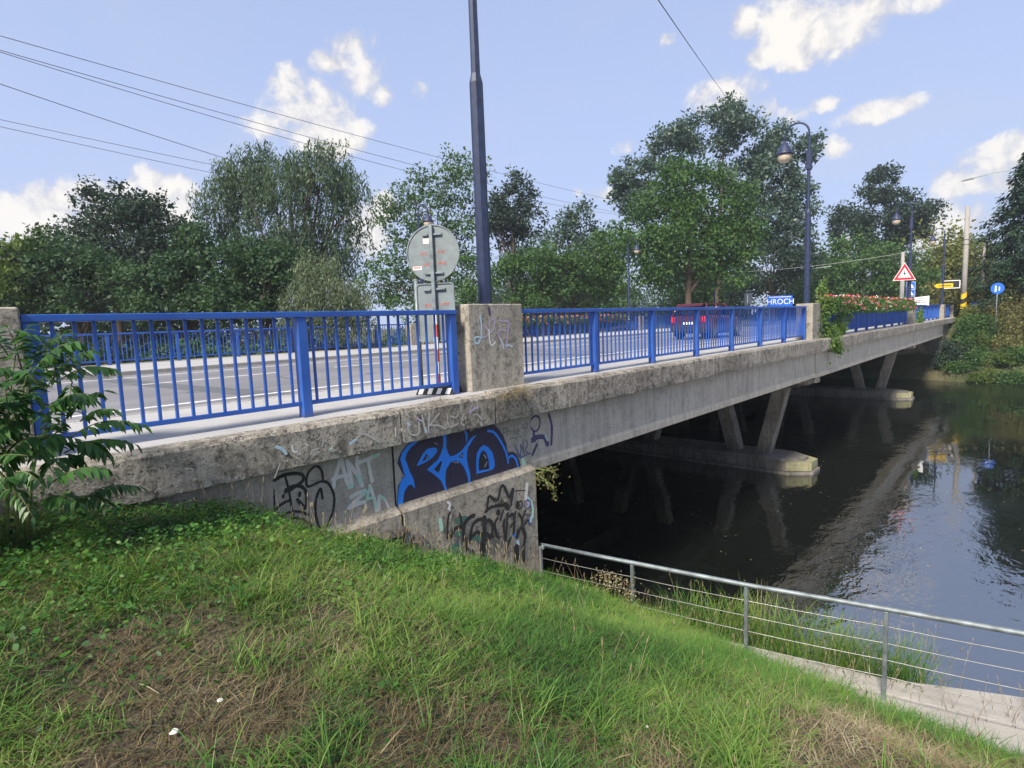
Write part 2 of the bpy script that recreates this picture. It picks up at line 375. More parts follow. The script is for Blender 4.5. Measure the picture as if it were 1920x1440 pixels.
# far ground: meadow and dry slope
m, t, p = mat('far_ground'); g = t.new('ShaderNodeNewGeometry'); pos = g.outputs['Position']
n1 = t.noise(pos, .25, 5, .65); n2 = t.noise(pos, 2.5, 5, .7); n3 = t.noise(pos, .6, 4, .6)
c = t.mix(t.ramp(n1, [(.4, 0.), (.6, 1.)]), (.035, .055, .018), (.11, .10, .055))
c = t.mix(t.math('MULTIPLY', t.ramp(n2, [(.4, 0.), (.65, 1.)]), .6), c, (.05, .06, .022))
t.put(p.inputs['Base Color'], c); p.inputs['Roughness'].default_value = .95; bump(t, p, n2, 1.0, .3); M['farsoil'] = m
m, t, p = mat('wooded_hill'); g = t.new('ShaderNodeNewGeometry'); pos = g.outputs['Position']
n1 = t.noise(pos, .05, 6, .7)
t.put(p.inputs['Base Color'], t.mix(t.ramp(n1, [(.4, 0.), (.6, 1.)]), (.045, .075, .04), (.10, .13, .06))); p.inputs['Roughness'].default_value = .95; bump(t, p, n1, 1., 6); M['hill'] = m

LEAF = dict(
    dark=leafmat('leaf_dark', [(.018, .034, .03), (.034, .062, .045), (.06, .098, .06)], .3),
    deep=leafmat('leaf_deep_green', [(.022, .05, .03), (.048, .096, .046), (.09, .155, .06)], .35),
    mid=leafmat('leaf_mid', [(.028, .068, .022), (.058, .125, .036), (.105, .185, .05)], .35),
    light=leafmat('leaf_light', [(.045, .075, .02), (.08, .13, .03), (.14, .19, .05)], .35),
    willow=leafmat('leaf_willow', [(.04, .075, .05), (.075, .122, .075), (.135, .185, .10)], .35),
    pale=leafmat('leaf_pale', [(.07, .10, .06), (.11, .15, .085), (.18, .21, .12)], .3),
    grey=leafmat('leaf_grey_green', [(.038, .072, .06), (.072, .12, .096), (.13, .19, .14)], .35, .45, .4),
    conifer=leafmat('needle_dark', [(.012, .03, .02), (.022, .05, .028), (.04, .075, .035)], .2),
    yellow=leafmat('leaf_yellow_green', [(.09, .11, .025), (.15, .17, .04), (.22, .23, .07)], .35),
    olive=leafmat('leaf_olive', [(.075, .08, .026), (.14, .14, .05), (.23, .21, .09)], .3),
    vine=leafmat('leaf_vine', [(.04, .08, .018), (.08, .15, .03), (.14, .22, .05)], .35),
    ail=leafmat('leaf_pinnate', [(.03, .085, .028), (.055, .145, .038), (.10, .21, .045)], .4, .4, .5),
    grass=leafmat('grass_green', [(.024, .08, .016), (.052, .145, .024), (.10, .215, .034), (.19, .275, .055), (.26, .25, .09)], .35, .5, .35),
    weed=leafmat('weed_green', [(.07, .05, .02), (.022, .07, .018), (.04, .125, .022), (.08, .20, .026), (.17, .27, .035)], .35, .5, .35),
    dry=leafmat('grass_dry', [(.035, .026, .016), (.085, .065, .036), (.16, .125, .07), (.24, .20, .125), (.42, .38, .28)], .2, .8, .1),
    straw=leafmat('straw_stalk', [(.20, .16, .09), (.30, .25, .15), (.36, .32, .22)], .2, .7, .2),
)
PIECE_POLY = [('purple',[(3.715,-1.166),(3.731,-1.024),(3.751,-0.892),(3.817,-0.807),(3.845,-0.8),(3.801,-0.722),(3.759,-0.631),(3.786,-0.555),(3.846,-0.486),(3.95,-0.414),(4.065,-0.379),(4.124,-0.37),(4.385,-0.372),(4.637,-0.37),(4.882,-0.37),(4.911,-0.455),(5.009,-0.43),(5.181,-0.391),(5.326,-0.413),(5.411,-0.485),(5.497,-0.585),(5.566,-0.726),(5.589,-0.861),(5.684,-0.863),(5.762,-0.917),(5.822,-1.018),(5.849,-1.124),(5.861,-1.195),(5.81,-1.234),(5.429,-1.224),(4.989,-1.204),(4.518,-1.21),(4.256,-1.202),(3.974,-1.203),(3.805,-1.213),(3.712,-1.206)]),('blue',[(4.075,-0.408),(3.972,-0.418),(3.902,-0.46),(3.832,-0.519),(3.8,-0.594),(3.821,-0.672),(3.851,-0.797),(3.793,-0.838),(3.755,-0.92),(3.734,-1.052),(3.726,-1.169),(3.755,-1.214),(3.795,-1.192),(3.809,-1.072),(3.833,-0.976),(3.892,-0.917),(3.937,-0.918),(3.989,-0.987),(3.978,-0.9),(3.965,-0.841),(3.925,-0.767),(3.889,-0.649),(3.871,-0.591),(3.909,-0.525),(3.968,-0.481),(4.049,-0.446)]),('blue',[(4.025,-0.719),(4.056,-0.675),(4.132,-0.587),(4.193,-0.547),(4.277,-0.544),(4.336,-0.56),(4.352,-0.592),(4.319,-0.633),(4.244,-0.675),(4.147,-0.703)]),('blue',[(4.176,-0.794),(4.238,-0.76),(4.351,-0.707),(4.404,-0.64),(4.44,-0.57),(4.451,-0.504),(4.445,-0.406),(4.507,-0.412),(4.5,-0.513),(4.49,-0.579),(4.516,-0.652),(4.551,-0.708),(4.641,-0.706),(4.749,-0.668),(4.833,-0.603),(4.905,-0.545),(5.018,-0.509),(4.93,-0.58),(4.858,-0.648),(4.832,-0.724),(4.827,-0.804),(4.842,-0.888),(4.87,-0.996),(4.865,-1.18),(4.824,-1.18),(4.831,-1.069),(4.809,-0.983),(4.762,-0.881),(4.7,-0.808),(4.624,-0.777),(4.546,-0.786),(4.478,-0.85),(4.453,-0.943),(4.453,-1.041),(4.499,-1.2),(4.455,-1.199),(4.425,-1.073),(4.382,-0.975),(4.279,-0.874)]),('blue',[(4.792,-0.415),(4.843,-0.444),(4.86,-0.507),(4.835,-0.573),(4.822,-0.571),(4.827,-0.491)]),('blue',[(4.979,-1.026),(4.981,-0.876),(5.002,-0.757),(5.062,-0.697),(5.135,-0.669),(5.219,-0.716),(5.288,-0.802),(5.325,-0.927),(5.321,-1.0),(5.274,-1.033),(5.142,-1.031)])]
PIECE_HOLE = [('black',[(4.108,-0.681),(4.184,-0.597),(4.215,-0.66)]),('black',[(4.282,-0.817),(4.392,-0.735),(4.416,-0.744),(4.352,-0.871)]),('black',[(4.685,-0.74),(4.761,-0.69),(4.749,-0.773)]),('black',[(5.023,-0.989),(5.031,-0.856),(5.072,-0.771),(5.117,-0.738),(5.172,-0.78),(5.209,-0.882),(5.216,-1.01),(5.115,-0.999)])]
PIECE_STROKE = [('blue',0.0337,[(5.218,-0.496),(5.319,-0.528),(5.404,-0.611),(5.488,-0.734),(5.544,-0.841),(5.57,-0.933)]),('blue',0.0337,[(5.581,-1.001),(5.588,-0.943),(5.665,-0.922),(5.742,-0.985),(5.777,-1.087),(5.799,-1.198)]),('lilac',0.0139,[(4.174,-0.657),(4.193,-0.637)]),('white',0.0119,[(4.724,-0.743),(4.738,-0.726)]),('lilac',0.0159,[(5.127,-0.802),(5.168,-0.852)]),('lilac',0.0159,[(5.132,-0.96),(5.179,-0.907)]),('lilac',0.0099,[(4.597,-0.792),(4.686,-0.815)]),('lilac',0.0079,[(4.305,-0.487),(4.363,-0.522)])]
TAG_BS = [('black',0.0357,[(2.344,-0.499),(2.419,-0.474),(2.505,-0.47),(2.599,-0.491),(2.636,-0.531),(2.617,-0.574),(2.525,-0.615),(2.44,-0.637)]),('black',0.0238,[(2.453,-0.486),(2.471,-0.594),(2.485,-0.714),(2.492,-0.818),(2.502,-0.891)]),('black',0.0337,[(2.445,-0.619),(2.526,-0.6),(2.597,-0.617),(2.642,-0.667),(2.653,-0.734),(2.643,-0.811),(2.627,-0.85),(2.59,-0.797),(2.554,-0.74)]),('black',0.0179,[(2.334,-0.592),(2.329,-0.682),(2.321,-0.772)]),('black',0.0298,[(2.32,-0.79),(2.372,-0.758),(2.436,-0.733),(2.484,-0.73)]),('black',0.0278,[(2.42,-0.663),(2.413,-0.684)]),('black',0.0337,[(2.585,-0.681),(2.578,-0.711)]),('black',0.0258,[(2.368,-0.9),(2.418,-0.852),(2.49,-0.849),(2.576,-0.872),(2.654,-0.926)]),('black',0.0298,[(2.476,-0.915),(2.555,-0.934),(2.632,-0.992),(2.692,-1.074)]),('black',0.0258,[(2.841,-0.602),(2.831,-0.511),(2.792,-0.458),(2.733,-0.465),(2.679,-0.517),(2.66,-0.592),(2.673,-0.639),(2.736,-0.634),(2.814,-0.62),(2.881,-0.644),(2.928,-0.721),(2.95,-0.826),(2.927,-0.952),(2.875,-1.054),(2.835,-1.116)]),('black',0.0258,[(2.821,-0.801),(2.814,-0.726),(2.804,-0.691),(2.77,-0.739),(2.742,-0.821),(2.733,-0.932),(2.746,-1.033),(2.774,-1.115)])]
TAG_ANT = [('pale',0.0436,[(3.055,-0.411),(3.025,-0.504),(2.97,-0.632),(2.95,-0.714)]),('pale',0.0436,[(3.055,-0.411),(3.077,-0.54),(3.107,-0.68),(3.134,-0.758)]),('pale',0.0397,[(2.944,-0.63),(3.034,-0.618),(3.153,-0.628)]),('pale',0.0436,[(3.123,-0.474),(3.14,-0.553),(3.159,-0.675),(3.162,-0.752)]),('pale',0.0456,[(3.123,-0.47),(3.177,-0.553),(3.228,-0.632),(3.26,-0.707),(3.288,-0.783)]),('pale',0.0397,[(3.251,-0.458),(3.237,-0.515),(3.251,-0.586),(3.27,-0.65)]),('pale',0.0436,[(3.256,-0.519),(3.383,-0.502),(3.519,-0.481)]),('pale',0.0436,[(3.383,-0.502),(3.393,-0.625),(3.413,-0.76)]),('pale',0.0456,[(3.139,-0.87),(3.231,-0.846),(3.327,-0.848),(3.206,-0.917),(3.103,-0.979),(3.203,-0.959),(3.309,-0.961)]),('pale',0.0417,[(3.38,-0.796),(3.412,-0.908),(3.442,-1.048),(3.463,-1.232)]),('pale',0.0397,[(3.473,-1.101),(3.49,-0.946)]),('pale',0.0298,[(3.5,-0.94),(3.558,-0.999),(3.607,-1.111)]),('pale',0.0198,[(3.309,-0.961),(3.304,-1.029)]),('pale',0.0139,[(2.37,-0.418),(2.406,-0.353)])]
TAG_MINT = [('mint',0.0456,[(3.236,-0.651),(3.267,-0.743)]),('mint',0.0436,[(3.13,-0.74),(3.166,-0.758)]),('mint',0.0337,[(3.443,-0.492),(3.509,-0.486)]),('mint',0.0357,[(3.289,-0.843),(3.327,-0.848),(3.296,-0.879)]),('mint',0.0397,[(3.336,-0.924),(3.377,-0.821)]),('mint',0.0357,[(3.33,-0.936),(3.41,-0.939)]),('mint',0.0357,[(3.422,-0.973),(3.446,-1.058)]),('mint',0.0436,[(3.463,-1.169),(3.463,-1.241)]),('mint',0.0298,[(3.5,-0.94),(3.563,-1.0)]),('mint',0.0298,[(3.286,-1.264),(3.386,-1.249)]),('mint',0.0397,[(3.448,-1.241),(3.54,-1.24),(3.583,-1.226)])]
TAG_CROWN = [('black',0.0435,[(5.016,-1.512),(5.064,-1.328),(5.16,-1.389),(5.235,-1.399),(5.295,-1.259),(5.359,-1.266),(5.448,-1.435),(5.534,-1.326),(5.474,-1.553)]),('black',0.0411,[(4.986,-1.512),(5.092,-1.479),(5.217,-1.49),(5.422,-1.53)]),('black',0.0314,[(4.333,-1.666),(4.342,-1.519),(4.36,-1.407),(4.396,-1.35)]),('black',0.0266,[(4.545,-1.408),(4.562,-1.498),(4.576,-1.622)]),('black',0.0483,[(4.386,-1.666),(4.446,-1.583),(4.556,-1.582)]),('black',0.0556,[(4.79,-1.502),(4.697,-1.511),(4.625,-1.559),(4.595,-1.679),(4.62,-1.825),(4.648,-1.921)]),('black',0.0483,[(4.95,-1.6),(4.868,-1.577),(4.771,-1.61),(4.719,-1.7),(4.7,-1.825)]),('black',0.0725,[(4.964,-1.577),(4.951,-1.788),(4.928,-1.96),(4.868,-2.155)]),('black',0.0435,[(4.751,-1.753),(4.823,-1.731),(4.903,-1.782)]),('black',0.0483,[(4.983,-1.654),(5.046,-1.636),(5.104,-1.707),(5.097,-1.814),(5.057,-1.865),(4.999,-1.802)]),('black',0.0435,[(5.208,-1.655),(5.153,-1.713),(5.159,-1.833),(5.205,-1.92)]),('black',0.0532,[(4.872,-1.897),(4.878,-1.988)]),('black',0.0435,[(5.333,-1.719),(5.314,-1.824),(5.343,-2.0)]),('black',0.0435,[(5.403,-1.646),(5.382,-1.779),(5.343,-2.0)]),('black',0.0483,[(5.44,-1.693),(5.507,-1.693),(5.528,-1.793),(5.505,-1.956)]),('black',0.0604,[(5.569,-2.033),(5.63,-1.937),(5.699,-1.948),(5.735,-2.075),(5.699,-2.208),(5.688,-2.418)]),('black',0.0362,[(5.556,-1.669),(5.529,-1.775),(5.458,-1.848)]),('black',0.0338,[(5.629,-1.708),(5.679,-1.808),(5.68,-1.914)]),('black',0.0314,[(5.769,-1.699),(5.708,-1.788),(5.687,-1.916)]),('black',0.0362,[(5.803,-1.853),(5.729,-1.909)]),('black',0.0387,[(5.449,-1.996),(5.362,-2.118),(5.318,-2.207)]),('black',0.0918,[(5.549,-2.16),(5.551,-2.362)]),('black',0.0725,[(5.219,-1.567),(5.226,-1.597)]),('black',0.0846,[(5.609,-1.561),(5.607,-1.603)]),('black',0.0193,[(5.645,-1.542),(5.695,-1.555),(5.695,-1.631),(5.625,-1.65)]),('black',0.0145,[(5.294,-1.432),(5.277,-1.492)]),('black',0.0145,[(5.327,-1.441),(5.309,-1.509)]),('black',0.0725,[(5.358,-1.504),(5.42,-1.576)]),('black',0.0362,[(5.315,-1.584),(5.256,-1.697)]),('black',0.0483,[(4.727,-1.947),(4.759,-2.002)]),('black',0.0362,[(4.982,-1.887),(5.044,-1.879),(5.106,-1.88)]),('black',0.0145,[(5.565,-1.371),(5.77,-1.417)])]
TAG_SMEAR = [('grey',0.0725,[(4.986,-2.014),(5.058,-2.047),(5.161,-2.016),(5.268,-1.94)]),('grey',0.0846,[(4.477,-1.78),(4.536,-1.73)]),('grey',0.0362,[(5.765,-1.765),(5.878,-1.797)]),('teal',0.1087,[(4.395,-1.787),(4.414,-1.904)]),('teal',0.1087,[(4.475,-1.813),(4.48,-1.909)]),('teal',0.0725,[(4.495,-1.496),(4.641,-1.495)]),('teal',0.0604,[(4.464,-1.648),(4.595,-1.679)]),('teal',0.0725,[(4.749,-1.787),(4.876,-1.827)]),('mint',0.0604,[(4.234,-1.404),(4.247,-1.524)]),('mint',0.0483,[(5.888,-1.605),(5.926,-1.722),(5.905,-1.843)]),('sky',0.0483,[(5.793,-1.513),(5.861,-1.579)]),('lilac',0.0362,[(5.803,-1.593),(5.858,-1.636),(5.8,-1.659)]),('navy',0.0169,[(5.758,-1.648),(5.761,-1.591),(5.805,-1.564),(5.874,-1.602),(5.878,-1.67),(5.798,-1.688)]),('navy',0.0604,[(5.846,-1.865),(5.857,-1.917)]),('blue',0.0483,[(5.505,-1.956),(5.524,-1.99)]),('sky',0.0532,[(5.58,-2.093),(5.598,-2.138)]),('sky',0.0483,[(5.876,-1.835),(5.873,-1.893)]),('white',0.0314,[(4.362,-1.216),(4.402,-1.26),(4.367,-1.301)]),('white',0.0193,[(4.389,-1.298),(4.392,-1.416)]),('pale',0.0604,[(5.817,-1.337),(5.797,-1.447),(5.778,-1.538)])]
TAG_COPE1 = [('chalk',0.0218,[(3.769,-0.203),(3.813,-0.277),(3.877,-0.301),(3.929,-0.27),(3.929,-0.161)]),('chalk',0.0242,[(3.984,-0.095),(4.021,-0.299)]),('chalk',0.0242,[(4.088,-0.076),(4.06,-0.305)]),('chalk',0.0169,[(4.087,-0.213),(4.235,-0.11)]),('chalk',0.0169,[(4.086,-0.224),(4.226,-0.249),(4.313,-0.305)]),('chalk',0.0145,[(4.352,-0.127),(4.379,-0.287),(4.522,-0.267)]),('chalk',0.0145,[(4.415,-0.165),(4.488,-0.19),(4.529,-0.152)]),('chalk',0.0169,[(4.625,-0.166),(4.57,-0.26),(4.615,-0.318)]),('chalk',0.0169,[(4.781,-0.21),(4.842,-0.204),(4.92,-0.283)]),('lilac',0.0266,[(4.704,-0.163),(4.786,-0.13),(4.858,-0.11)]),('sky',0.0363,[(3.781,-0.152),(3.796,-0.174)]),('lilac',0.0218,[(3.907,-0.117),(3.971,-0.154)]),('sky',0.0218,[(4.025,-0.244),(4.03,-0.293)]),('white',0.0169,[(3.612,-0.178),(3.606,-0.268)]),('white',0.0145,[(3.69,-0.197),(3.688,-0.223)])]
TAG_COPE0 = [('sky',0.0286,[(2.292,-0.139),(2.348,-0.172),(2.381,-0.222)]),('white',0.0143,[(2.444,-0.153),(2.45,-0.213),(2.491,-0.221)]),('chalk',0.0127,[(2.617,-0.276),(2.644,-0.236),(2.709,-0.233)]),('chalk',0.0127,[(2.766,-0.135),(2.743,-0.223)]),('sky',0.0254,[(3.05,-0.249),(3.125,-0.214)]),('chalk',0.019,[(3.125,-0.206),(3.22,-0.173),(3.345,-0.261)]),('mint',0.019,[(2.823,-0.262),(2.849,-0.259)]),('white',0.0111,[(2.57,-0.161),(2.6,-0.182)]),('chalk',0.0111,[(2.315,-0.304),(2.254,-0.423)])]
TAG_FIGURE = [('violet',0.0302,[(6.243,-0.442),(6.134,-0.504),(6.141,-0.609),(6.231,-0.676),(6.328,-0.622),(6.334,-0.499),(6.243,-0.442)]),('violet',0.0514,[(6.557,-0.47),(6.618,-0.668),(6.591,-0.936)]),('violet',0.0756,[(6.131,-0.799),(6.266,-0.77),(6.429,-0.799),(6.506,-0.921)]),('violet',0.0544,[(6.19,-0.687),(6.21,-0.813)]),('violet',0.0514,[(6.26,-0.875),(6.146,-1.012)]),('mint',0.0302,[(6.458,-0.777),(6.509,-0.867)])]
TAG_SMALL = [('black',0.0076,[(5.519,-0.505),(5.523,-0.637)]),('black',0.0076,[(5.518,-0.513),(5.565,-0.513),(5.562,-0.57),(5.527,-0.572)]),('black',0.0076,[(5.602,-0.502),(5.606,-0.635)]),('black',0.0076,[(5.61,-0.569),(5.646,-0.567),(5.654,-0.643)]),('black',0.0076,[(5.689,-0.566),(5.69,-0.633)]),('black',0.0076,[(5.756,-0.56),(5.718,-0.579),(5.753,-0.61),(5.72,-0.634)]),('black',0.0076,[(5.79,-0.608),(5.84,-0.599),(5.817,-0.57),(5.785,-0.598),(5.813,-0.645),(5.843,-0.638)]),('black',0.0076,[(5.957,-0.525),(5.906,-0.534),(5.917,-0.569),(5.956,-0.559),(5.945,-0.608)]),('black',0.0076,[(5.971,-0.51),(6.008,-0.533),(5.972,-0.587),(6.018,-0.586)]),('black',0.0076,[(5.639,-0.69),(5.689,-0.666),(5.76,-0.695),(5.811,-0.67),(5.885,-0.691)]),('navy',0.0136,[(5.743,-0.792),(5.844,-0.981)]),('navy',0.0136,[(5.844,-0.981),(5.867,-0.798)]),('navy',0.0136,[(5.854,-0.796),(5.946,-0.968)]),('navy',0.0136,[(5.907,-0.755),(5.91,-0.926)]),('navy',0.0136,[(5.971,-0.749),(6.01,-0.825),(5.95,-0.9),(6.049,-0.971)]),('navy',0.0136,[(5.774,-0.9),(5.844,-0.981),(6.05,-0.953)]),('mint',0.0756,[(5.892,-1.025),(5.912,-1.132)]),('black',0.0091,[(5.992,-1.063),(5.999,-1.186),(5.909,-1.175)])]
TAG_PILLAR = [('sky',0.0272,[(5.435,1.023),(5.453,0.891),(5.435,0.748),(5.379,0.654),(5.322,0.669),(5.317,0.729),(5.401,0.737)]),('lilac',0.0227,[(5.437,0.772),(5.451,0.723),(5.537,0.743)]),('lilac',0.0204,[(5.528,0.877),(5.627,0.789),(5.702,0.872),(5.707,0.958),(5.637,0.959),(5.589,0.888)]),('white',0.0227,[(5.594,0.826),(5.595,0.692),(5.633,0.61),(5.706,0.65)]),('lilac',0.0204,[(5.796,0.956),(5.885,0.935),(5.978,0.946)]),('lilac',0.0227,[(5.987,0.939),(5.981,0.839),(5.955,0.713),(5.919,0.564)]),('lilac',0.0181,[(5.932,0.79),(5.842,0.818),(5.768,0.783),(5.799,0.708)]),('sky',0.0249,[(5.799,0.708),(5.849,0.63),(5.872,0.554)]),('sky',0.0204,[(5.92,0.576),(5.977,0.598),(6.05,0.563)]),('violet',0.0385,[(5.612,1.13),(5.62,1.027)])]
TREES = {'left_light':((4.82,39.4,-0.4),[(4.92,39.73,4.87,1.96,1.68),(5.56,38.86,3.71,2.24,1.68),(3.53,41.15,4.39,2.24,2.24),(5.57,39.15,5.68,1.4,1.26)]),'left_dark':((9.99,42.7,-0.4),[(10.61,42.96,8.09,2.52,2.69),(9.69,44.12,9.15,1.51,1.85),(11.7,41.87,8.7,1.68,2.02),(10.33,42.84,5.42,3.7,2.36),(12.14,41.03,6.32,2.02,2.02),(8.96,44.5,6.5,2.02,2.02)]),'left_small':((13.07,40.83,-0.4),[(13.6,41.05,7.1,1.04,1.66),(13.23,41.25,5.74,1.56,1.56)]),'left_mid':((6.9,37.13,-0.6),[(6.46,38.09,5.07,1.54,1.68),(5.43,39.09,4.28,1.4,1.68),(7.57,36.84,4.72,1.4,1.4),(7.8,36.37,3.31,2.24,1.26),(5.88,38.42,3.14,2.24,1.26),(4.73,39.65,3.06,1.4,1.12),(8.65,35.58,4.1,1.26,1.12)]),'left_mid2':((9.97,32.3,-0.6),[(9.83,32.79,3.91,1.63,1.22),(10.88,31.85,5.21,1.22,1.36),(11.87,30.61,4.07,1.63,1.36),(11.36,30.95,2.74,2.44,1.22),(9.5,32.93,2.57,2.17,1.08),(8.85,33.77,3.42,1.36,1.08),(12.64,29.55,2.67,1.63,1.08)]),'willow':((16.63,32.49,-0.4),[(15.43,35.22,10.88,2.23,1.75),(18.25,32.2,11.04,2.23,1.75),(16.62,33.78,9.86,3.5,1.91),(14.31,36.05,8.4,1.75,2.38),(19.1,30.93,8.77,1.43,2.54),(16.79,33.2,7.31,2.86,2.23),(15.4,34.56,6.44,2.54,1.91),(17.79,32.0,6.62,1.91,2.23),(18.84,30.82,6.24,1.11,1.91)]),'willow_under':((12.45,28.1,-0.6),[(12.49,28.39,3.64,1.83,1.57),(13.61,27.25,4.1,1.57,1.31),(11.85,28.92,2.63,2.09,1.31)]),'pale':((13.7,23.77,-0.6),[(13.71,24.02,3.08,1.7,1.09),(14.13,23.45,2.33,1.58,1.09),(12.98,24.71,2.39,1.22,0.97),(13.62,24.23,3.81,1.09,0.85)]),'poplar_a':((41.28,47.29,-0.4),[(43.74,47.13,17.65,3.19,2.61),(41.09,49.57,14.9,3.48,2.9),(43.65,46.51,13.02,3.48,3.48),(39.23,51.15,12.11,3.19,2.61),(38.29,52.53,14.48,2.03,2.32),(41.67,48.04,9.07,4.06,2.9),(37.96,51.81,7.54,3.19,2.61),(43.45,45.83,7.23,3.48,2.9),(40.19,49.19,6.26,3.48,2.32),(36.16,53.41,5.33,2.9,2.03),(42.39,46.57,4.69,3.48,2.03),(38.42,50.81,4.33,3.48,1.74)]),'poplar_b':((46.18,41.95,-0.4),[(47.81,42.34,15.1,2.32,2.61),(48.1,41.57,12.19,2.43,2.32),(46.61,43.02,11.11,2.32,2.9),(47.29,41.83,8.18,2.61,2.61),(46.0,43.95,12.88,1.74,2.32)]),'center_fill':((41.75,34.87,-0.4),[(42.27,35.08,6.17,2.52,2.78),(40.46,36.9,5.26,2.27,2.27),(43.88,33.18,5.07,2.52,2.27),(45.68,31.37,5.97,2.78,2.78),(46.89,29.81,4.39,2.52,2.02),(47.31,29.99,8.4,2.27,2.52),(41.65,35.34,3.43,3.03,1.26),(38.26,39.06,3.87,2.52,1.51)]),'hedge_c':((47.23,34.85,-0.4),[(48.78,34.68,10.7,2.44,2.17),(47.04,36.16,8.09,2.71,2.44),(49.18,33.74,7.43,2.71,2.71),(47.07,35.62,4.84,3.8,2.17),(49.63,32.82,4.69,3.25,2.44),(44.08,38.79,4.46,2.71,1.63)]),'linden':((44.65,21.29,-0.4),[(45.83,21.78,12.0,3.08,2.2),(44.07,23.28,9.46,3.08,2.64),(47.04,20.05,9.3,3.3,2.64),(42.91,24.14,6.89,3.08,2.64),(45.29,21.55,6.76,3.95,2.64),(47.96,18.64,6.61,2.64,2.42),(43.58,23.08,4.66,2.64,1.76),(46.84,19.52,4.48,2.64,1.76)]),'tall':((60.86,25.95,-0.4),[(62.62,27.27,21.22,4.64,2.9),(66.03,23.38,19.87,4.06,2.9),(59.45,30.37,19.08,3.48,3.19),(67.35,21.57,17.47,3.19,2.61),(56.6,33.02,16.34,2.9,2.32),(69.82,19.06,18.49,1.74,2.03),(67.78,20.57,13.97,2.9,2.61),(64.77,24.04,15.3,4.64,3.48),(55.37,34.28,15.83,1.45,1.74),(68.2,19.57,10.47,2.61,2.61),(65.85,22.13,10.6,3.48,3.48),(57.09,32.05,13.42,3.48,2.32)]),'tall_low':((60.97,19.88,-0.4),[(61.16,20.51,5.67,3.25,2.71),(63.1,18.56,6.64,2.71,2.71),(59.52,22.04,4.13,2.71,1.9)]),'right':((94.45,16.13,-0.4),[(96.63,16.66,18.0,3.74,2.99),(95.23,17.6,14.34,5.24,3.37),(92.55,20.29,13.0,3.37,2.24),(100.29,12.09,14.05,2.24,2.24),(98.11,14.23,12.68,2.99,2.62),(95.86,16.34,10.57,4.49,2.99),(99.04,13.1,11.88,2.24,2.24)]),'right_low':((75.63,15.81,-0.4),[(75.97,16.58,7.2,3.7,3.09),(78.35,13.8,5.83,4.32,2.78),(74.41,17.81,4.2,3.7,2.47),(80.24,11.45,3.87,3.09,2.47),(77.2,14.58,2.81,4.32,1.85)]),'conifer':((62.44,0.41,-0.4),[(63.24,0.74,7.29,3.01,7.74)]),'yellow':((91.6,7.33,-0.4),[(92.5,7.71,7.9,3.03,2.69),(93.66,6.13,5.82,3.03,3.03),(90.93,9.11,5.97,3.03,2.69),(91.63,8.03,3.91,4.04,2.36)]),'olive1':((64.24,4.4,-0.4),[(64.39,4.46,1.08,2.1,1.4),(65.7,3.11,1.47,2.34,1.64),(63.17,5.86,1.62,1.87,1.4)]),'olive2':((61.14,1.83,-0.4),[(61.22,1.87,0.52,2.15,1.72),(62.18,0.96,1.33,2.15,2.15)]),'offright':((67.65,-8.24,-0.4),[(68.71,-7.8,9.43,5.76,9.05),(69.0,-6.84,17.63,4.53,6.17),(69.95,-9.79,5.24,6.58,4.94)])}
FRONDS = [((0.71,4.5,0.288),(1.071,4.38,0.328),1),((0.792,4.6,0.369),(0.954,4.48,0.434),0.8),((0.722,4.7,0.636),(0.981,4.58,0.705),1),((0.581,4.6,0.704),(0.82,4.48,0.891),1),((0.557,4.8,0.735),(0.504,4.68,0.99),1),((0.673,4.7,0.693),(0.59,4.58,0.952),0.9),((0.611,4.4,0.513),(0.387,4.28,0.581),1),((0.527,4.4,0.428),(0.335,4.28,0.392),1),((0.689,4.6,0.176),(1.046,4.48,0.187),0.9),((0.551,4.3,0.047),(0.836,4.18,0.1),1),((0.407,4.2,0.175),(0.49,4.08,0.114),0.7),((0.725,4.5,-0.134),(1.012,4.38,-0.084),0.9),((0.646,4.8,0.552),(0.924,4.68,0.833),0.9),((0.723,4.9,0.61),(0.793,4.78,0.948),0.9),((0.571,4.6,0.605),(0.401,4.48,0.756),1),((0.724,4.7,0.371),(0.921,4.58,0.55),0.9),((0.636,4.4,0.51),(0.778,4.28,0.565),1),((0.477,4.3,0.538),(0.531,4.18,0.752),1),((0.419,4.3,0.422),(0.406,4.18,0.644),1),((0.646,4.4,0.343),(0.515,4.28,0.219),1),((0.726,4.45,0.256),(0.862,4.33,0.176),1),((0.69,4.8,0.724),(0.717,4.68,0.897),0.8),((0.38,4.2,0.135),(0.336,4.08,0.15),0.7),((0.542,4.4,0.328),(0.402,4.28,0.273),1),((0.529,4.6,0.173),(0.678,4.48,0.262),1)]
WIRES = [((3.31,30.9,13.08),(63.11,37.62,14.98),0.35),((3.25,30.87,12.53),(62.97,37.56,13.61),0.5),((3.31,31.43,12.7),(62.06,37.02,13.3),1.0),((2.84,28.02,10.36),(30.5,39.66,10.82),0.3),((4.05,41.94,13.02),(63.41,44.26,12.15),0.4),((4.01,41.92,12.66),(63.3,44.22,11.11),0.5),((15.55,8.31,10.06),(62.45,24.77,22.98),0.2)]

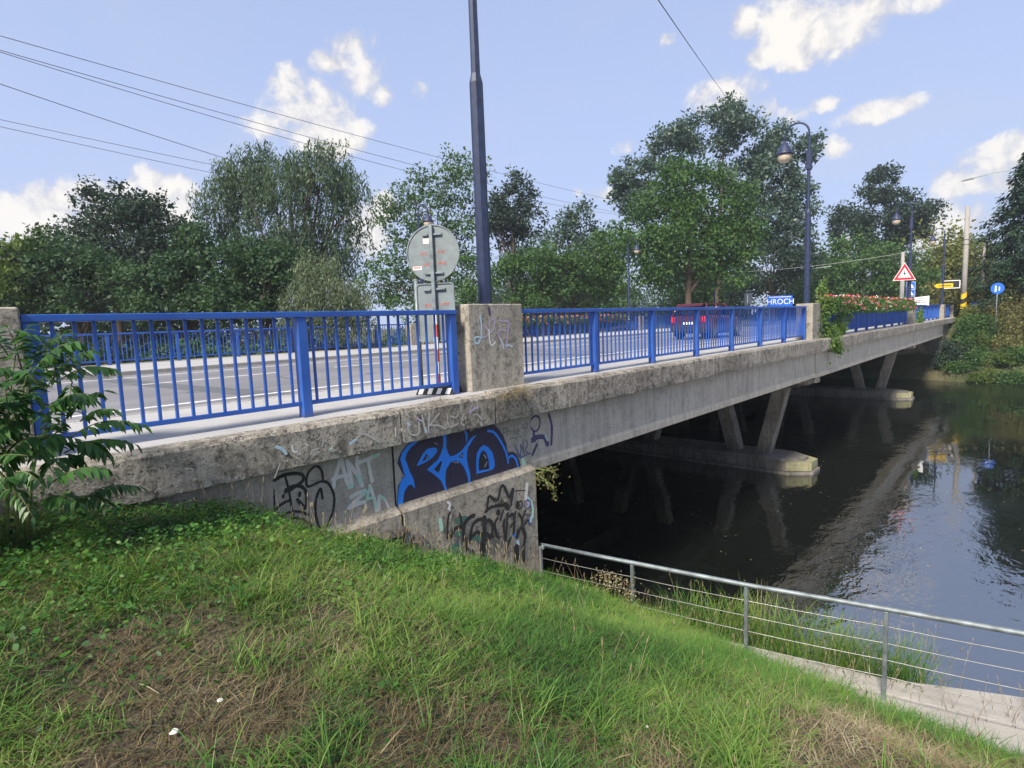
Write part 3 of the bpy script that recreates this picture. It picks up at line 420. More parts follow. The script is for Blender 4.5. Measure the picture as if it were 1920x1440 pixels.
# ---------------------------------------------------------------- ground, river, hills
WATER_Z = -4.41
_z0 = ([-40, -3, 0, 1.5, 3.3, 5.2, 6.4, 6.75, 7.2, 8, 9.5, 12], [-.4, -.6, -.78, -.95, -1.45, -2.48, -3.17, -3.30, -3.9, -4.6, -5.2, -6.5])
_z5 = ([-40, 0, .68, 1.18, 1.9, 2.3, 2.85, 3.48, 4.475, 5.98, 6.6, 7.2, 8, 9.5, 12], [-.3, -.3, -.36, -.46, -.64, -.9, -1.17, -1.48, -2.0, -2.72, -3.2, -3.9, -4.6, -5.2, -6.5])
def bank(x, y):
    x = np.asarray(x, float); y = np.asarray(y, float)
    xs = x - .55 * np.maximum(0, -y)
    a = np.interp(xs, *_z0); b = np.interp(xs, *_z5)
    t = sstep(-.3, 5.3, y)
    z = a * (1 - t) + b * t
    w = sstep(7.4, 6.2, xs)
    return z + w * ((fbm(x * 1.3, y * 1.3, 3) - .5) * .16 + (fbm(x * 5, y * 5, 9, 3) - .5) * .05)
def farbank(x, y):
    x = np.asarray(x, float); y = np.asarray(y, float)
    xf = 51.0 + (fbm(y * .25, y * 0, 5) - .5) * 3.0 + np.maximum(0, -y - 6) * .35 + np.maximum(0, y - 30) * .1
    z = np.interp(x - xf, [-6, -.6, .2, 1.0, 3.0, 5.5, 8.5, 14, 400], [-7, -5.2, -4.2, -3.5, -2.5, -1.1, -.15, .1, .3])
    z = z + sstep(0, 3, x - xf) * ((fbm(x * .7, y * .7, 8) - .5) * .7)
    road = sstep(3.5, 5.2, y) * sstep(25.5, 24.2, y) * sstep(54.2, 55.5, x)
    return np.where(road > 0, z * (1 - road) + np.minimum(z, -.4) * road, z)
def ground_z(x, y):
    x = np.asarray(x, float); y = np.asarray(y, float)
    zn = bank(x, np.minimum(y, 5.3))
    mid = np.where(x < 5.9, -.62, np.interp(x, [5.9, 6.0, 9], [-.62, -5.5, -6.5]))
    xe = 8 + np.maximum(0, y - 24) * .62
    up = np.interp(x - xe, [-60, -7, -3, 0, 4], [-.35, -.5, -1.2, -4.6, -6.5])
    z = np.where(y <= 5.34, zn, np.where(y < 24.4, mid, up))
    return np.where(x > 30, farbank(x, y), z)
gx = np.unique(np.round(np.concatenate([[-600, -300, -150, -80, -45, -25, -14], np.arange(-8, -1, .4), np.arange(-1, 8.6, .07), np.arange(8.6, 13, .4), np.arange(13, 48, 3.5), np.arange(48, 64, .4), np.arange(64, 110, 2.5), [130, 170, 230, 320, 450, 700, 1000]]), 3))
gy = np.unique(np.round(np.concatenate([[-600, -300, -150, -80, -50, -35, -25, -18, -13], np.arange(-9, -1.5, .4), np.arange(-1.5, 5.34, .07), [5.34, 5.36, 5.6], np.arange(6, 30, .9), np.arange(30, 60, 2.), np.arange(60, 120, 5), [130, 170, 230, 320, 450, 700, 1000]]), 3))
GX, GY = np.meshgrid(gx, gy, indexing='ij'); GZ = ground_z(GX, GY)
def gridmesh(name, i0, i1, m, kindname):
    gxx, gyy, gzz = GX[i0:i1], GY[i0:i1], GZ[i0:i1]
    a, b = gxx.shape; idx = np.arange(a * b).reshape(a, b)
    q = np.stack([idx[:-1, :-1], idx[1:, :-1], idx[1:, 1:], idx[:-1, 1:]], -1).reshape(-1, 4)
    o = npmesh(name, np.stack([gxx, gyy, gzz], -1).reshape(-1, 3), q.ravel(), np.full(len(q), 4), m, smooth=True)
    return tag(o, kind='structure')
ksplit = int(np.searchsorted(gx, 30))
o = gridmesh('near_bank', 0, ksplit + 1, M['soil'], 'ground'); o['label'] = 'grassy soil bank sloping down to the river'
o = gridmesh('far_bank', ksplit, len(gx), M['farsoil'], 'ground'); o['label'] = 'far river bank rising to dry meadow'
mb = MB(); mb.add([(-600, -900, WATER_Z), (900, -900, WATER_Z), (900, 900, WATER_Z), (-600, 900, WATER_Z)], [(0, 1, 2, 3)])
tag(mb.build('river_water', M['water'], fix=False), 'dark calm river reflecting the sky', kind='structure')
hb = []; n = 60
for i in range(n + 1):
    y = -420 + 560 * i / n
    for j in range(9):
        x = 330 + 45 * j
        h = 34 * math.sin(min(1, j / 5.5) * math.pi / 2) * (.55 + .7 * float(fbm(y * .006, 0, 4)))
        hb.append((x + 30 * math.sin(y * .011), y, -6 + h + 3 * float(fbm(x * .05, y * .05, 2))))
fs = [(i * 9 + j, i * 9 + j + 1, (i + 1) * 9 + j + 1, (i + 1) * 9 + j) for i in range(n) for j in range(8)]
mb = MB(); mb.add(hb, fs, True); tag(mb.build('wooded_hills', M['hill']), 'distant wooded green hills', kind='structure')

# ---------------------------------------------------------------- road and pavements
def struct(name, m, *boxes, label=None, parent=None):
    mb = MB()
    for bx in boxes: mb.box(*bx)
    o = mb.build(name, m, parent)
    return tag(o, label, kind='structure') if parent is None else o
road = struct('road', M['asphalt'], (-60, 140, 7.95, 18.3, -.38, -.1), label='grey asphalt road over the bridge')
tag(struct('lane_line', M['paint_white'], (-60, 140, 9.26, 9.40, -.1, -.096), parent=road))
struct('lane_line', M['paint_white'], (-60, 140, 16.93, 17.06, -.1, -.096), parent=road)
mb = MB(); mb.box(0, 3, 14.02, 14.15, -.1, -.096); d0 = mb.build('lane_dash', M['paint_white'], road)
for k in range(-4, 16):
    d = d0 if k == -4 else d0.copy()
    if k != -4: COL.objects.link(d)
    d.location.x = 3.55 + 4.6 * k - origin(road).x
pv = struct('near_pavement', M['pave'], (-60, 54.4, 5.325, 7.80, -.36, 0), (54.4, 140, 5.1, 7.80, -.36, 0), label='pale concrete pavement beside the near railing')
struct('far_pavement', M['pave'], (-60, 140, 18.45, 24.1, -.36, 0), label='pale concrete pavement on the far side of the road')
for (x0, x1, sk, mt_) in ((3.4, 3.95, .55, 'patch'), (-1.5, -.8, .3, 'patch'), (13.2, 14.1, .4, 'patch')):
    mb = MB(); mb.prism([(x0 + sk, 7.97), (x1 + sk, 7.97), (x1, 14.0), (x1 - .1, 18.2), (x0 - .1, 18.2), (x0, 14.0)], 'z', -.1, -.0975); mb.build('asphalt_patch', M['patch'], road)
def kerbs(name, y0, y1, label):
    mb = MB(); x = -60.
    while x < 120: mb.box(x + .006, x + .994 + (0 if x < 30 else 4), y0, y1, -.37, .006 + .004 * random.random(), .012); x += 1. if x < 30 else 5.
    tag(mb.build(name, M['kerb']), label, kind='structure')
kerbs('near_kerb', 7.80, 7.945, 'row of kerb stones along the near pavement')
kerbs('far_kerb', 18.305, 18.45, 'row of kerb stones along the far pavement')

# ---------------------------------------------------------------- the bridge
bridge = thing('road_bridge', 'grey concrete road bridge with V-shaped piers standing in the river', 'bridge', (0, 5.3, -.4))
def strip_profile(x0, x1, prof, step, jit, seed, m, name, parent):
    """profile (y,z) extruded along x with small chipped irregularities"""
    xs = np.linspace(x0, x1, max(2, int((x1 - x0) / step) + 1)); n = len(prof)
    V = []
    for x in xs:
        for k, (y, z) in enumerate(prof):
            j = jit * prof_j[k] if prof_j else jit
            e = (float(fbm(x * 6 + k * 3.1, seed, seed, 3)) - .5) * 2 * j
            f = (float(fbm(x * 9 + k * 5.7, seed + 9, seed, 3)) - .5) * 2 * j
            V.append((x, y + e, z + f))
    F = [tuple(range(n)), tuple(range((len(xs) - 1) * n + n - 1, (len(xs) - 1) * n - 1, -1))]
    for i in range(len(xs) - 1):
        for k in range(n): F.append((i * n + k, (i + 1) * n + k, (i + 1) * n + (k + 1) % n, i * n + (k + 1) % n))
    mb = MB(); mb.add(V, F); return mb.build(name, m, parent)
prof_j = [1, .25, .25, 1, 1, 1, 0, 0]
def coping(x0, x1, up, step, jit, seed):
    pr = [(5.10, -.035 + up), (5.10, -.10), (5.10, -.30), (5.105, -.372), (5.125, -.385), (5.36, -.385), (5.322, .008 + up), (5.125, .008 + up)]
    pr[0], pr[7] = pr[0], pr[7]
    return strip_profile(x0, x1, pr, step, jit, seed, M['coping'], 'coping', bridge)
cope0 = coping(-9, 3.690, 0, .06, .011, 1)
cope1 = coping(3.712, 5.170, 0, .05, .010, 2)
cope2 = coping(5.195, 20.42, .022, .08, .012, 3)
cope3 = coping(20.46, 40.4, .01, .25, .014, 4)
cope4 = coping(40.44, 54.9, 0, .4, .014, 5)
for a, b in ((3.688, 3.714), (5.168, 5.197), (20.415, 20.465), (40.395, 40.445)): jm = MB(); jm.box(a, b, 5.13, 5.36, -.38, -.015); jm.build('joint_seal', M['joint'], bridge)
# deck slab and girders
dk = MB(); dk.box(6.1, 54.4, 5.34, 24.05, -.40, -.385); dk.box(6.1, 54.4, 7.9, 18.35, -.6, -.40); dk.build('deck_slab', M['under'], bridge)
def girder(x0, x1, y, zb, m):
    g_ = MB(); w = .42
    pr = [(y, -.386), (y, zb + .17), (y - .035, zb + .12), (y - .035, zb + .012), (y - .023, zb), (y + w, zb), (y + w, -.386)]
    g_.prism(pr, 'x', x0, x1); return g_.build('girder', m, bridge)
for i, y in enumerate((5.34, 8.9, 12.5, 16.1, 19.7, 23.3)):
    for (a, b, zb) in ((6.10, 20.38, -1.235), (20.52, 40.3, -1.26), (40.5, 54.3, -1.28)):
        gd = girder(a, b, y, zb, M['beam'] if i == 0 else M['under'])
        if i == 0 and a < 7: girder0 = gd
# far side face of the deck
fc = MB(); fc.box(-9, 54.9, 24.05, 24.3, -.385, .01); fc.build('far_coping', M['coping'], bridge)
# diaphragms over the piers and drip corbels
for x in (20.44, 40.4):
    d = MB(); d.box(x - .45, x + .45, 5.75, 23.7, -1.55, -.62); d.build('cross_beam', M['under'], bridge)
    d = MB(); d.box(x - .02, x + .34, 5.27, 5.75, -1.42, -1.265, .012); d.box(x - .3, x + .30, 5.45, 5.75, -1.46, -1.30, .01); d.build('bearing_corbel', M['pier'], bridge)
    d = MB(); d.box(x - .055, x + .115, 5.40, 5.6, -1.26, -.386); d.build('joint_seal', M['joint'], bridge)
# piers: pile cap of blocks with V legs
for x in (20.4, 40.3):
    pier = thing('pier', None, None); attach(pier, bridge)
    pier.location = Vector((x, 14, WATER_Z)) - origin(bridge)
    cap = MB()
    cap.prism([(x - .80, 5.95), (x - .35, 5.30), (x + .35, 5.30), (x + .80, 5.95), (x + .80, 24), (x - .80, 24)], 'z', -4.30, -4.02)
    cap.prism([(x - .86, 5.90), (x - .38, 5.22), (x + .38, 5.22), (x + .86, 5.90), (x + .86, 24), (x - .86, 24)], 'z', -5.4, -4.30 - .012)
    cap.prism([(x - .72, 6.15), (x - .22, 5.55), (x + .22, 5.55), (x + .72, 6.15), (x + .72, 23.9), (x - .72, 23.9)], 'z', -4.02, -3.93)
    cap.build('pile_cap', M['pier'], pier)
    nose = MB()
    nose.prism([(x - .808, 5.945), (x - .353, 5.292), (x + .353, 5.292), (x + .808, 5.945), (x + .6, 6.05), (x + .27, 5.5), (x - .27, 5.5), (x - .6, 6.05)], 'z', -4.294, -4.013)
    nose.build('nose_block', M['lichen'], pier)
    for yc in (7.42, 11.8, 16.2, 20.6):
        for sgn in (-1, 1):
            b0, b1 = yc + sgn * .50, yc + sgn * 1.18
            lg = MB()
            w = .23
            lg.add([(x - w, b0 - w, -3.95), (x + w, b0 - w, -3.95), (x + w, b0 + w, -3.95), (x - w, b0 + w, -3.95),
                    (x - w, b1 - w, -1.2), (x + w, b1 - w, -1.2), (x + w, b1 + w, -1.2), (x - w, b1 + w, -1.2)],
                   [(0, 3, 2, 1), (4, 5, 6, 7), (0, 1, 5, 4), (1, 2, 6, 5), (2, 3, 7, 6), (3, 0, 4, 7)])
            lg.build('leg', M['pier'], pier)
# near abutment: upper wall, sloping ledge and projecting lower wall
ab = MB()
ab.box(-9, 3.697, 5.30, 5.9, -2.2, -.386); ab.box(3.715, 6.09, 5.30, 24.0, -5.6, -.386)
abut = ab.build('abutment', M['wall'], bridge)
lw = MB()
lw.prism([(5.30, -1.105), (5.21, -1.15), (5.185, -1.18), (5.175, -5.2), (5.30, -5.2)], 'x', 3.735, 6.03)
lw.build('plinth', M['pillar'], bridge)
lw = MB(); lw.prism([(5.30, -1.115), (5.225, -1.16), (5.20, -1.19), (5.195, -3.), (5.30, -3.)], 'x', 2.4, 3.70); lw.build('plinth', M['pillar'], bridge)
rf = MB()
for k in range(26):
    a = random.uniform(3.2, 3.9); rf.lathe((a, random.uniform(5.12, 5.2), random.uniform(-1.72, -1.36)), [(.02, -.05), (.07 + .04 * random.random(), -.01), (.05, .04), (.015, .06)], 6, False)
rf.build('broken_concrete', M['under'], bridge)
jm = MB(); jm.box(3.694, 3.718, 5.298, 5.5, -1.12, -.386); jm.build('joint_seal', M['joint'], bridge)
# far abutment
fa = MB()
fa.box(54.3, 58, 5.30, 24.0, -5.5, -.386); fa.box(54.1, 54.32, 5.6, 23.8, -5.5, -3.55); fa.build('abutment', M['pier'], bridge)

# graffiti: flat sprayed paint on the walls
def ribbon(mb, pts, w, Y, k):
    pts = [Vector((p[0], p[1])) for p in pts]
    if len(pts) > 2:                      # smooth the hand-drawn line
        out = []
        for i in range(len(pts) - 1):
            p0, p1, p2, p3 = pts[max(i - 1, 0)], pts[i], pts[i + 1], pts[min(i + 2, len(pts) - 1)]
            for s in range(5):
                t = s / 5; out.append(.5 * ((2 * p1) + (p2 - p0) * t + (2 * p0 - 5 * p1 + 4 * p2 - p3) * t * t + (3 * p1 - p0 - 3 * p2 + p3) * t ** 3))
        out.append(pts[-1]); pts = out
    n = len(pts); L = []; R = []
    y = Y - .0025 - k * .00012; ys = []
    d0 = (pts[1] - pts[0]).normalized(); d1 = (pts[-1] - pts[-2]).normalized()
    pts = [pts[0] - d0 * w * .4] + pts + [pts[-1] + d1 * w * .4]; n += 2
    for i in range(n):
        t = (pts[min(i + 1, n - 1)] - pts[max(i - 1, 0)])
        t = t.normalized() if t.length > 1e-6 else Vector((1, 0))
        nn = Vector((-t.y, t.x)); ww = w * .5 * (.5 if i in (0, n - 1) else .9 + .25 * random.random())
        a = pts[i] + nn * ww; b = pts[i] - nn * ww
        yy = y - i * .00003; L.append((a.x, yy, a.y)); R.append((b.x, yy, b.y))
    mb.add(L + R, [(i, i + 1, n + i + 1, n + i) for i in range(n - 1)])
def graffiti(parent, Y, strokes, k0=0):
    by = {}
    for i, (mm, w, pts) in enumerate(strokes): by.setdefault(mm, []).append((w, pts, k0 + i))
    for mm, L in by.items():
        for w, pts, k in L: mb = MB(); ribbon(mb, pts, w, Y, k); mb.build('graffiti_stroke', M['g_' + mm], parent, fix=False)
def gpoly(parent, Y, polys, k):
    for mm, pts in polys:
        tri_ = tessellate_polygon([[Vector((p[0], p[1], 0)) for p in pts]])
        me = bpy.data.meshes.new('graffiti_shape'); me.from_pydata([(p[0], Y - .0025 - k * .0002, p[1]) for p in pts], [], tri_); me.materials.append(M['g_' + mm])
        attach(link(bpy.data.objects.new('graffiti_shape', me)), parent)
gpoly(abut, 5.30, [p for p in PIECE_POLY if p[0] == 'purple'], 0)
gpoly(abut, 5.30, [p for p in PIECE_POLY if p[0] == 'blue'], 8)
gpoly(abut, 5.30, PIECE_HOLE, 16)
graffiti(abut, 5.30, PIECE_STROKE, 30)
graffiti(abut, 5.30, TAG_BS, 2); graffiti(abut, 5.30, TAG_ANT, 2); graffiti(abut, 5.30, TAG_MINT, 25); graffiti(abut, 5.30, TAG_SMALL, 2)
plinth = [c for c in bridge.children if c.name.startswith('plinth')][0]
graffiti(plinth, 5.174, TAG_SMEAR, 1); graffiti(plinth, 5.174, TAG_CROWN, 25)
graffiti(cope1, 5.09, TAG_COPE1, 1); graffiti(cope0, 5.09, TAG_COPE0, 1)
graffiti(girder0, 5.34, TAG_FIGURE, 1)

# concrete parapet pillars
def pillar(x0, x1, y0, y1, z1, label, z0=0.0):
    t = thing('parapet_pillar', label, 'pillar', ((x0 + x1) / 2, (y0 + y1) / 2, z0), 'concrete pillars along the bridge parapets')
    mb = MB(); mb.box(x0, x1, y0, y1, z0 - .03, z1, .012 if x0 < 10 else .03); b = mb.build('pillar_block', M['pillar'], t)
    return t, b
P1, p1b = pillar(5.22, 6.30, 5.568, 5.98, 1.18, 'big square concrete pillar with lilac letters sprayed on its front')
graffiti(p1b, 5.568, TAG_PILLAR, 1)
pillar(-.60, .675, 5.568, 5.98, 1.16, 'concrete pillar at the left edge behind the leafy plant')
pillar(20.50, 21.42, 5.45, 5.98, 1.19, 'concrete pillar covered by a climbing vine at the tall street lamp')
pillar(40.35, 41.25, 5.40, 5.9, 1.12, 'concrete pillar at the far end of the red flower boxes')
pillar(55.0, 55.9, 5.40, 5.9, 1.10, 'small concrete pillar where the bridge meets the far bank')
pillar(61.6, 62.5, 5.40, 5.9, 1.06, 'last and smallest concrete pillar of the near railing')
t, b = pillar(17.88, 18.70, 23.35, 23.8, 1.10, 'pale greenish concrete block at the gap in the far railing')
pillar(18.78, 19.35, 23.35, 23.8, .98, 'low dark-tagged concrete block right of the greenish block in the far railing')
pillar(40.4, 41.2, 23.35, 23.8, 1.1, 'concrete pillar in the far railing behind the red car')

# ---------------------------------------------------------------- railings
_rm = {}
def rmesh(key, fn):
    if key not in _rm:
        mb = MB(); fn(mb); _rm[key] = mb
    return _rm[key]
def bar_proto(h0, h1, w):
    mb = MB(); mb.box(-w / 2, w / 2, -w / 2, w / 2, h0, h1, w * .16); return mb
_meshcache = {}
def put_copy(key, mbfn, name, m, parent, loc):
    if key not in _meshcache:
        o = mbfn().build(name, m, parent, world=False); _meshcache[key] = o.data
    else:
        o = link(bpy.data.objects.new(name, _meshcache[key])); o.parent = parent
    o.location = loc; return o
def railing(posts, y, label, group, x0=None, x1=None, z=0.0, step=.135, depth_dir=1):
    """blue steel railing: flat posts, box handrail, bottom rail and square bars"""
    xa = x0 if x0 is not None else posts[0]; xb = x1 if x1 is not None else posts[-1]
    t = thing('blue_railing', label, 'railing', ((xa + xb) / 2, y, z), group); ox = (xa + xb) / 2
    def postmb():
        mb = MB(); mb.box(-.052, .052, 0, .11, 0, 1.045, .006); return mb
    for p in posts: put_copy('post', postmb, 'post', M['blue'], t, (p - ox, 0, 0))
    mb = MB(); mb.box(xa - .055 - ox, xb + .055 - ox, -.012, .122, 1.046, 1.105, .006); mb.build('handrail', M['blue'], t, world=False)
    cuts = sorted(set([xa] + list(posts) + [xb]))
    for a, b in zip(cuts[:-1], cuts[1:]):
        if b - a < .2: continue
        mb = MB(); mb.box(a + .0525 - ox, b - .0525 - ox, .035, .075, .125, .168, .003); mb.build('bottom_rail', M['blue'], t, world=False)
        n = max(1, round((b - a) / step)); s = (b - a) / n
        for k in range(1, n): put_copy('bar', lambda: bar_proto(.1685, 1.0455, .027), 'bar', M['blue'], t, (a + s * k - ox + random.gauss(0, .002), .055, 0)).rotation_euler = (random.gauss(0, .003), random.gauss(0, .003), random.gauss(0, .04))
    return t
NG = 'blue railings along the near side of the bridge'; FG = 'blue railings along the far side of the road'
railing([.735, 2.908, 4.995], 5.615, 'nearest blue railing left of the pillar with lilac letters', NG)
railing([8.281 + 2.008 * k for k in range(7)], 5.615, 'long blue railing between the lilac-lettered pillar and the vine pillar', NG, x0=6.33)
railing([21.62 + 2.009 * k for k in range(10)], 5.615, 'blue railing carrying the red flower boxes', NG, x1=40.25)
railing([41.4 + 2.0 * k for k in range(7)], 5.615, 'short blue railing beyond the flower boxes', NG, x1=54.9)
railing([56.0 + 1.85 * k for k in range(4)], 5.615, 'farthest blue railing past the end of the bridge', NG)
railing([5.072 + 2.173 * k for k in range(-3, 6)], 23.5, 'far blue railing in front of the dark hedge left of the greenish block', FG, x1=17.80)
railing([19.5 + 2.09 * k for k in range(11)], 23.5, 'far blue railing with flowers seen behind the red car', FG)
railing([41.4 + 2.0 * k for k in range(9)], 23.5, 'far blue railing at the distant end of the road', FG)

# ---------------------------------------------------------------- street lamps
def text_mesh(s, size, m, parent, loc, rz=0.0, name='lettering', align='CENTER'):
    cu = bpy.data.curves.new('t', 'FONT'); cu.body = s; cu.size = size; cu.align_x = align; cu.align_y = 'CENTER'; cu.extrude = .0015; cu.resolution_u = 3
    ob = link(bpy.data.objects.new('t', cu)); dg = bpy.context.evaluated_depsgraph_get()
    me = bpy.data.meshes.new_from_object(ob.evaluated_get(dg)); bpy.data.objects.remove(ob); bpy.data.curves.remove(cu)
    me.transform(Matrix.Translation(loc) @ Matrix.Rotation(rz, 4, 'Z') @ Matrix.Rotation(math.pi / 2, 4, 'X'))
    me.name = name; me.materials.clear(); me.materials.append(m)
    o = link(bpy.data.objects.new(name, me)); o.parent = parent; return o
def make_lamp():
    t = thing('street_lamp', 'x', 'street lamp')
    mb = MB(); mb.tube([(0, 0, 0), (0, 0, 4.18)], [.098, .092], 8, smooth=False); mb.tube([(0, 0, 4.18), (0, 0, 4.30)], [.092, .062], 8, smooth=False)
    mb.tube([(0, 0, 4.30), (0, 0, 6.62)], [.062, .05], 8, smooth=False); mb.build('pole', M['lampblue'], t, world=False)
    mb = MB(); mb.box(-.075, .075, -.085, .075, 5.55, 6.15, .012); mb.build('junction_box', M['lampblue'], t, world=False)
    mb = MB(); pts = [(0, 0, 6.5)] + [(0, .38 - .38 * math.cos(a), 6.72 + .40 * math.sin(a)) for a in np.linspace(0, math.pi, 15)] + [(0, .76, 6.62)]
    mb.tube(pts, .032, 8); mb.build('swan_neck', M['lampblue'], t, world=False)
    mb = MB(); mb.lathe((0, .76, .20), [(.045, 6.44), (.06, 6.36), (.10, 6.33), (.13, 6.28), (.20, 6.16), (.27, 6.04), (.285, 6.0), (.27, 5.985)], 18); mb.build('lamp_shade', M['lampblue'], t, world=False)
    mb = MB(); mb.lathe((0, .76, .20), [(.215, 6.0), (.225, 5.93), (.205, 5.84), (.15, 5.765), (.07, 5.73), (.01, 5.725)], 18); mb.build('globe', M['globe'], t, world=False)
    return t
lamp0 = make_lamp(); first = True
for (x, y, z, rz, lab) in ((5.78, 5.80, 0, 0, 'tall blue lamp pole rising behind the lilac-lettered pillar out of the picture'),
                           (21.0, 5.78, 0, 0, 'blue swan-neck street lamp at the pillar covered by the vine'),
                           (41.5, 5.78, 0, 0, 'swan-neck street lamp beside the red triangle warning sign'),
                           (57.3, 5.78, 0, 0, 'swan-neck street lamp carrying the yellow arrow sign'),
                           (19.1, 23.8, 0, math.pi, 'swan-neck street lamp peeping over the round grey sign back'),
                           (39.8, 23.9, 0, math.pi, 'slim street lamp on the far railing left of the red car'),
                           (56.0, 23.9, 0, math.pi, 'farthest slim street lamp behind the red car roof')):
    o = lamp0 if first else copy_tree(lamp0); first = False
    o.location = (x, y, z); o.rotation_euler.z = rz; tag(o, lab, 'street lamp', 'swan-neck street lamps along the bridge')

# ---------------------------------------------------------------- temporary traffic sign seen from behind
sg = thing('traffic_sign', 'back of a round grey traffic sign above a grey plate on a striped post', 'traffic sign', (4.97, 5.93, 0), rz=math.radians(-60))
def disc(mb, cx, cz, r, y0, y1, n=40):
    mb.prism([(cx + r * math.cos(2 * math.pi * k / n), cz + r * math.sin(2 * math.pi * k / n)) for k in range(n)], 'y', y0, y1)
mb = MB(); disc(mb, 0, 1.865, .365, 0, .004); mb.build('round_plate', M['signback'], sg, world=False)
mb = MB(); n = 40
ring = [(.365 + dr, yy) for dr, yy in ((-.012, -.012), (.004, -.012), (.004, .006), (-.012, .006))]
V = []; F = []
for k in range(n):
    a = 2 * math.pi * k / n
    for (r, yy) in ring: V.append((r * math.cos(a), yy, 1.865 + r * math.sin(a)))
for k in range(n):
    for j in range(4): F.append((k * 4 + j, k * 4 + (j + 1) % 4, ((k + 1) % n) * 4 + (j + 1) % 4, ((k + 1) % n) * 4 + j))
mb.add(V, F); mb.build('plate_rim', M['zinc'], sg, world=False)
def rrect(x0, x1, z0, z1, r, n=5):
    P = []
    for cx, cz, a0 in ((x1 - r, z1 - r, 0), (x0 + r, z1 - r, 90), (x0 + r, z0 + r, 180), (x1 - r, z0 + r, 270)):
        for k in range(n + 1): a = math.radians(a0 + 90 * k / n); P.append((cx + r * math.cos(a), cz + r * math.sin(a)))
    return P
mb = MB(); mb.prism(rrect(-.26, .27, .70, 1.47, .05), 'y', .006, .010); mb.build('lower_plate', M['signback'], sg, world=False)
mb = MB(); P = rrect(-.262, .272, .698, 1.472, .05); Q = rrect(-.248, .258, .712, 1.458, .04); n = len(P)
mb.add([(p[0], -.008, p[1]) for p in P] + [(p[0], -.008, p[1]) for p in Q] + [(p[0], .012, p[1]) for p in P] + [(p[0], .006, p[1]) for p in Q],
       [f for i in range(n) for f in ((i, (i + 1) % n, n + (i + 1) % n, n + i), (i, (i + 1) % n, 2 * n + (i + 1) % n, 2 * n + i), (n + i, n + (i + 1) % n, 3 * n + (i + 1) % n, 3 * n + i))])
mb.build('plate_rim', M['zinc'], sg, world=False)
mb = MB(); mb.box(-.024, .024, -.062, -.014, 1.08, 2.22, .004); mb.build('post', M['zinc'], sg, world=False)
for k in range(6):
    mb = MB(); mb.box(-.025, .025, -.063, -.013, .10 + k * .165, .10 + (k + 1) * .165 - .001, .002)
    mb.build('post_band', M['orange' if k % 2 == 0 else 'white'], sg, world=False)
for (xx, zz, w) in ((-.09, 2.10, .08), (.085, 2.10, .11), (-.075, 1.60, .09), (.085, 1.60, .11), (-.10, 1.385, .10), (.09, 1.39, .13)):
    mb = MB(); mb.box(xx - w / 2, xx + w / 2, -.03, -.001 if zz > 1.5 else .005, zz - .014, zz + .014, .004); mb.build('clamp', M['zinc'], sg, world=False)
text_mesh('WO', .062, M['redtext'], sg, (-.125, -.002, 1.86)); text_mesh('INZ', .062, M['redtext'], sg, (.115, -.002, 1.875))
text_mesh('WO', .062, M['redtext'], sg, (-.085, -.002, 1.715)); text_mesh('MNS', .062, M['redtext'], sg, (.125, -.002, 1.725))
text_mesh('ZN', .062, M['redtext'], sg, (-.11, .004, 1.18)); text_mesh('UMM', .062, M['redtext'], sg, (.125, .004, 1.19))
mb = MB(); mb.box(-.13, -.045, -.002, 0, 1.99, 2.06); mb.build('sticker', M['g_pale'], sg, world=False)
mb = MB(); mb.box(-.29, -.165, -.002, 0, 1.655, 1.70); mb.build('sticker', M['white'], sg, world=False)
mb = MB(); mb.box(-.28, -.175, -.003, -.002, 1.675, 1.692); mb.build('sticker_text', M['redtext'], sg, world=False)
base = MB(); base.prism([(-.27, 0.004), (.27, 0.004), (.22, .10), (-.22, .10)], 'y', -.20, .16); bo = base.build('rubber_base', M['black'], sg, world=False)
st = MB()
for k in range(4):
    a = -.235 + k * .125; st.add([(a, -.2025, .012), (a + .062, -.2025, .012), (a + .062 + .035, -.2025, .09), (a + .035, -.2025, .09)], [(0, 1, 2, 3)])
so = st.build('white_stripe', M['white'], bo, world=False)
# lower second post behind
mb = MB(); mb.tube([(-.30, .10, 0), (-.30, .10, 1.55)], .03, 10); mb.build('rear_post', M['zinc'], sg, world=False)

# ---------------------------------------------------------------- steel cable railing on the slope
hr = thing('cable_railing', 'galvanised steel railing with thin cables running down beside the river ledge', 'railing', (6.4, 2.35, -3.21))
HP = [(5.90, 5.03), (6.15, 3.71), (6.41, 2.36), (6.74, 1.04), (7.03, -.22), (7.50, -1.55), (8.1, -2.85)]
for (x, y) in HP:
    mb = MB(); mb.box(x - .02, x + .02, y - .02, y + .02, -3.3, -2.235, .004); mb.build('post', M['zinc'], hr)
mb = MB(); mb.tube([(5.84, 4.93, -2.21)] + [(x, y, -2.21) for x, y in HP], .028, 10); mb.build('handrail', M['zinc'], hr)
for k in range(5):
    mb = MB(); z = -2.40 - k * .185
    pts = []
    for (a, b) in zip(HP[:-1], HP[1:]):
        for s in range(5): pts.append((a[0] + (b[0] - a[0]) * s / 5, a[1] + (b[1] - a[1]) * s / 5, z - .008 * math.sin(math.pi * s / 5)))
    pts.append((*HP[-1], z)); mb.tube(pts, .0042, 5); mb.build('cable', M['wire'], hr)
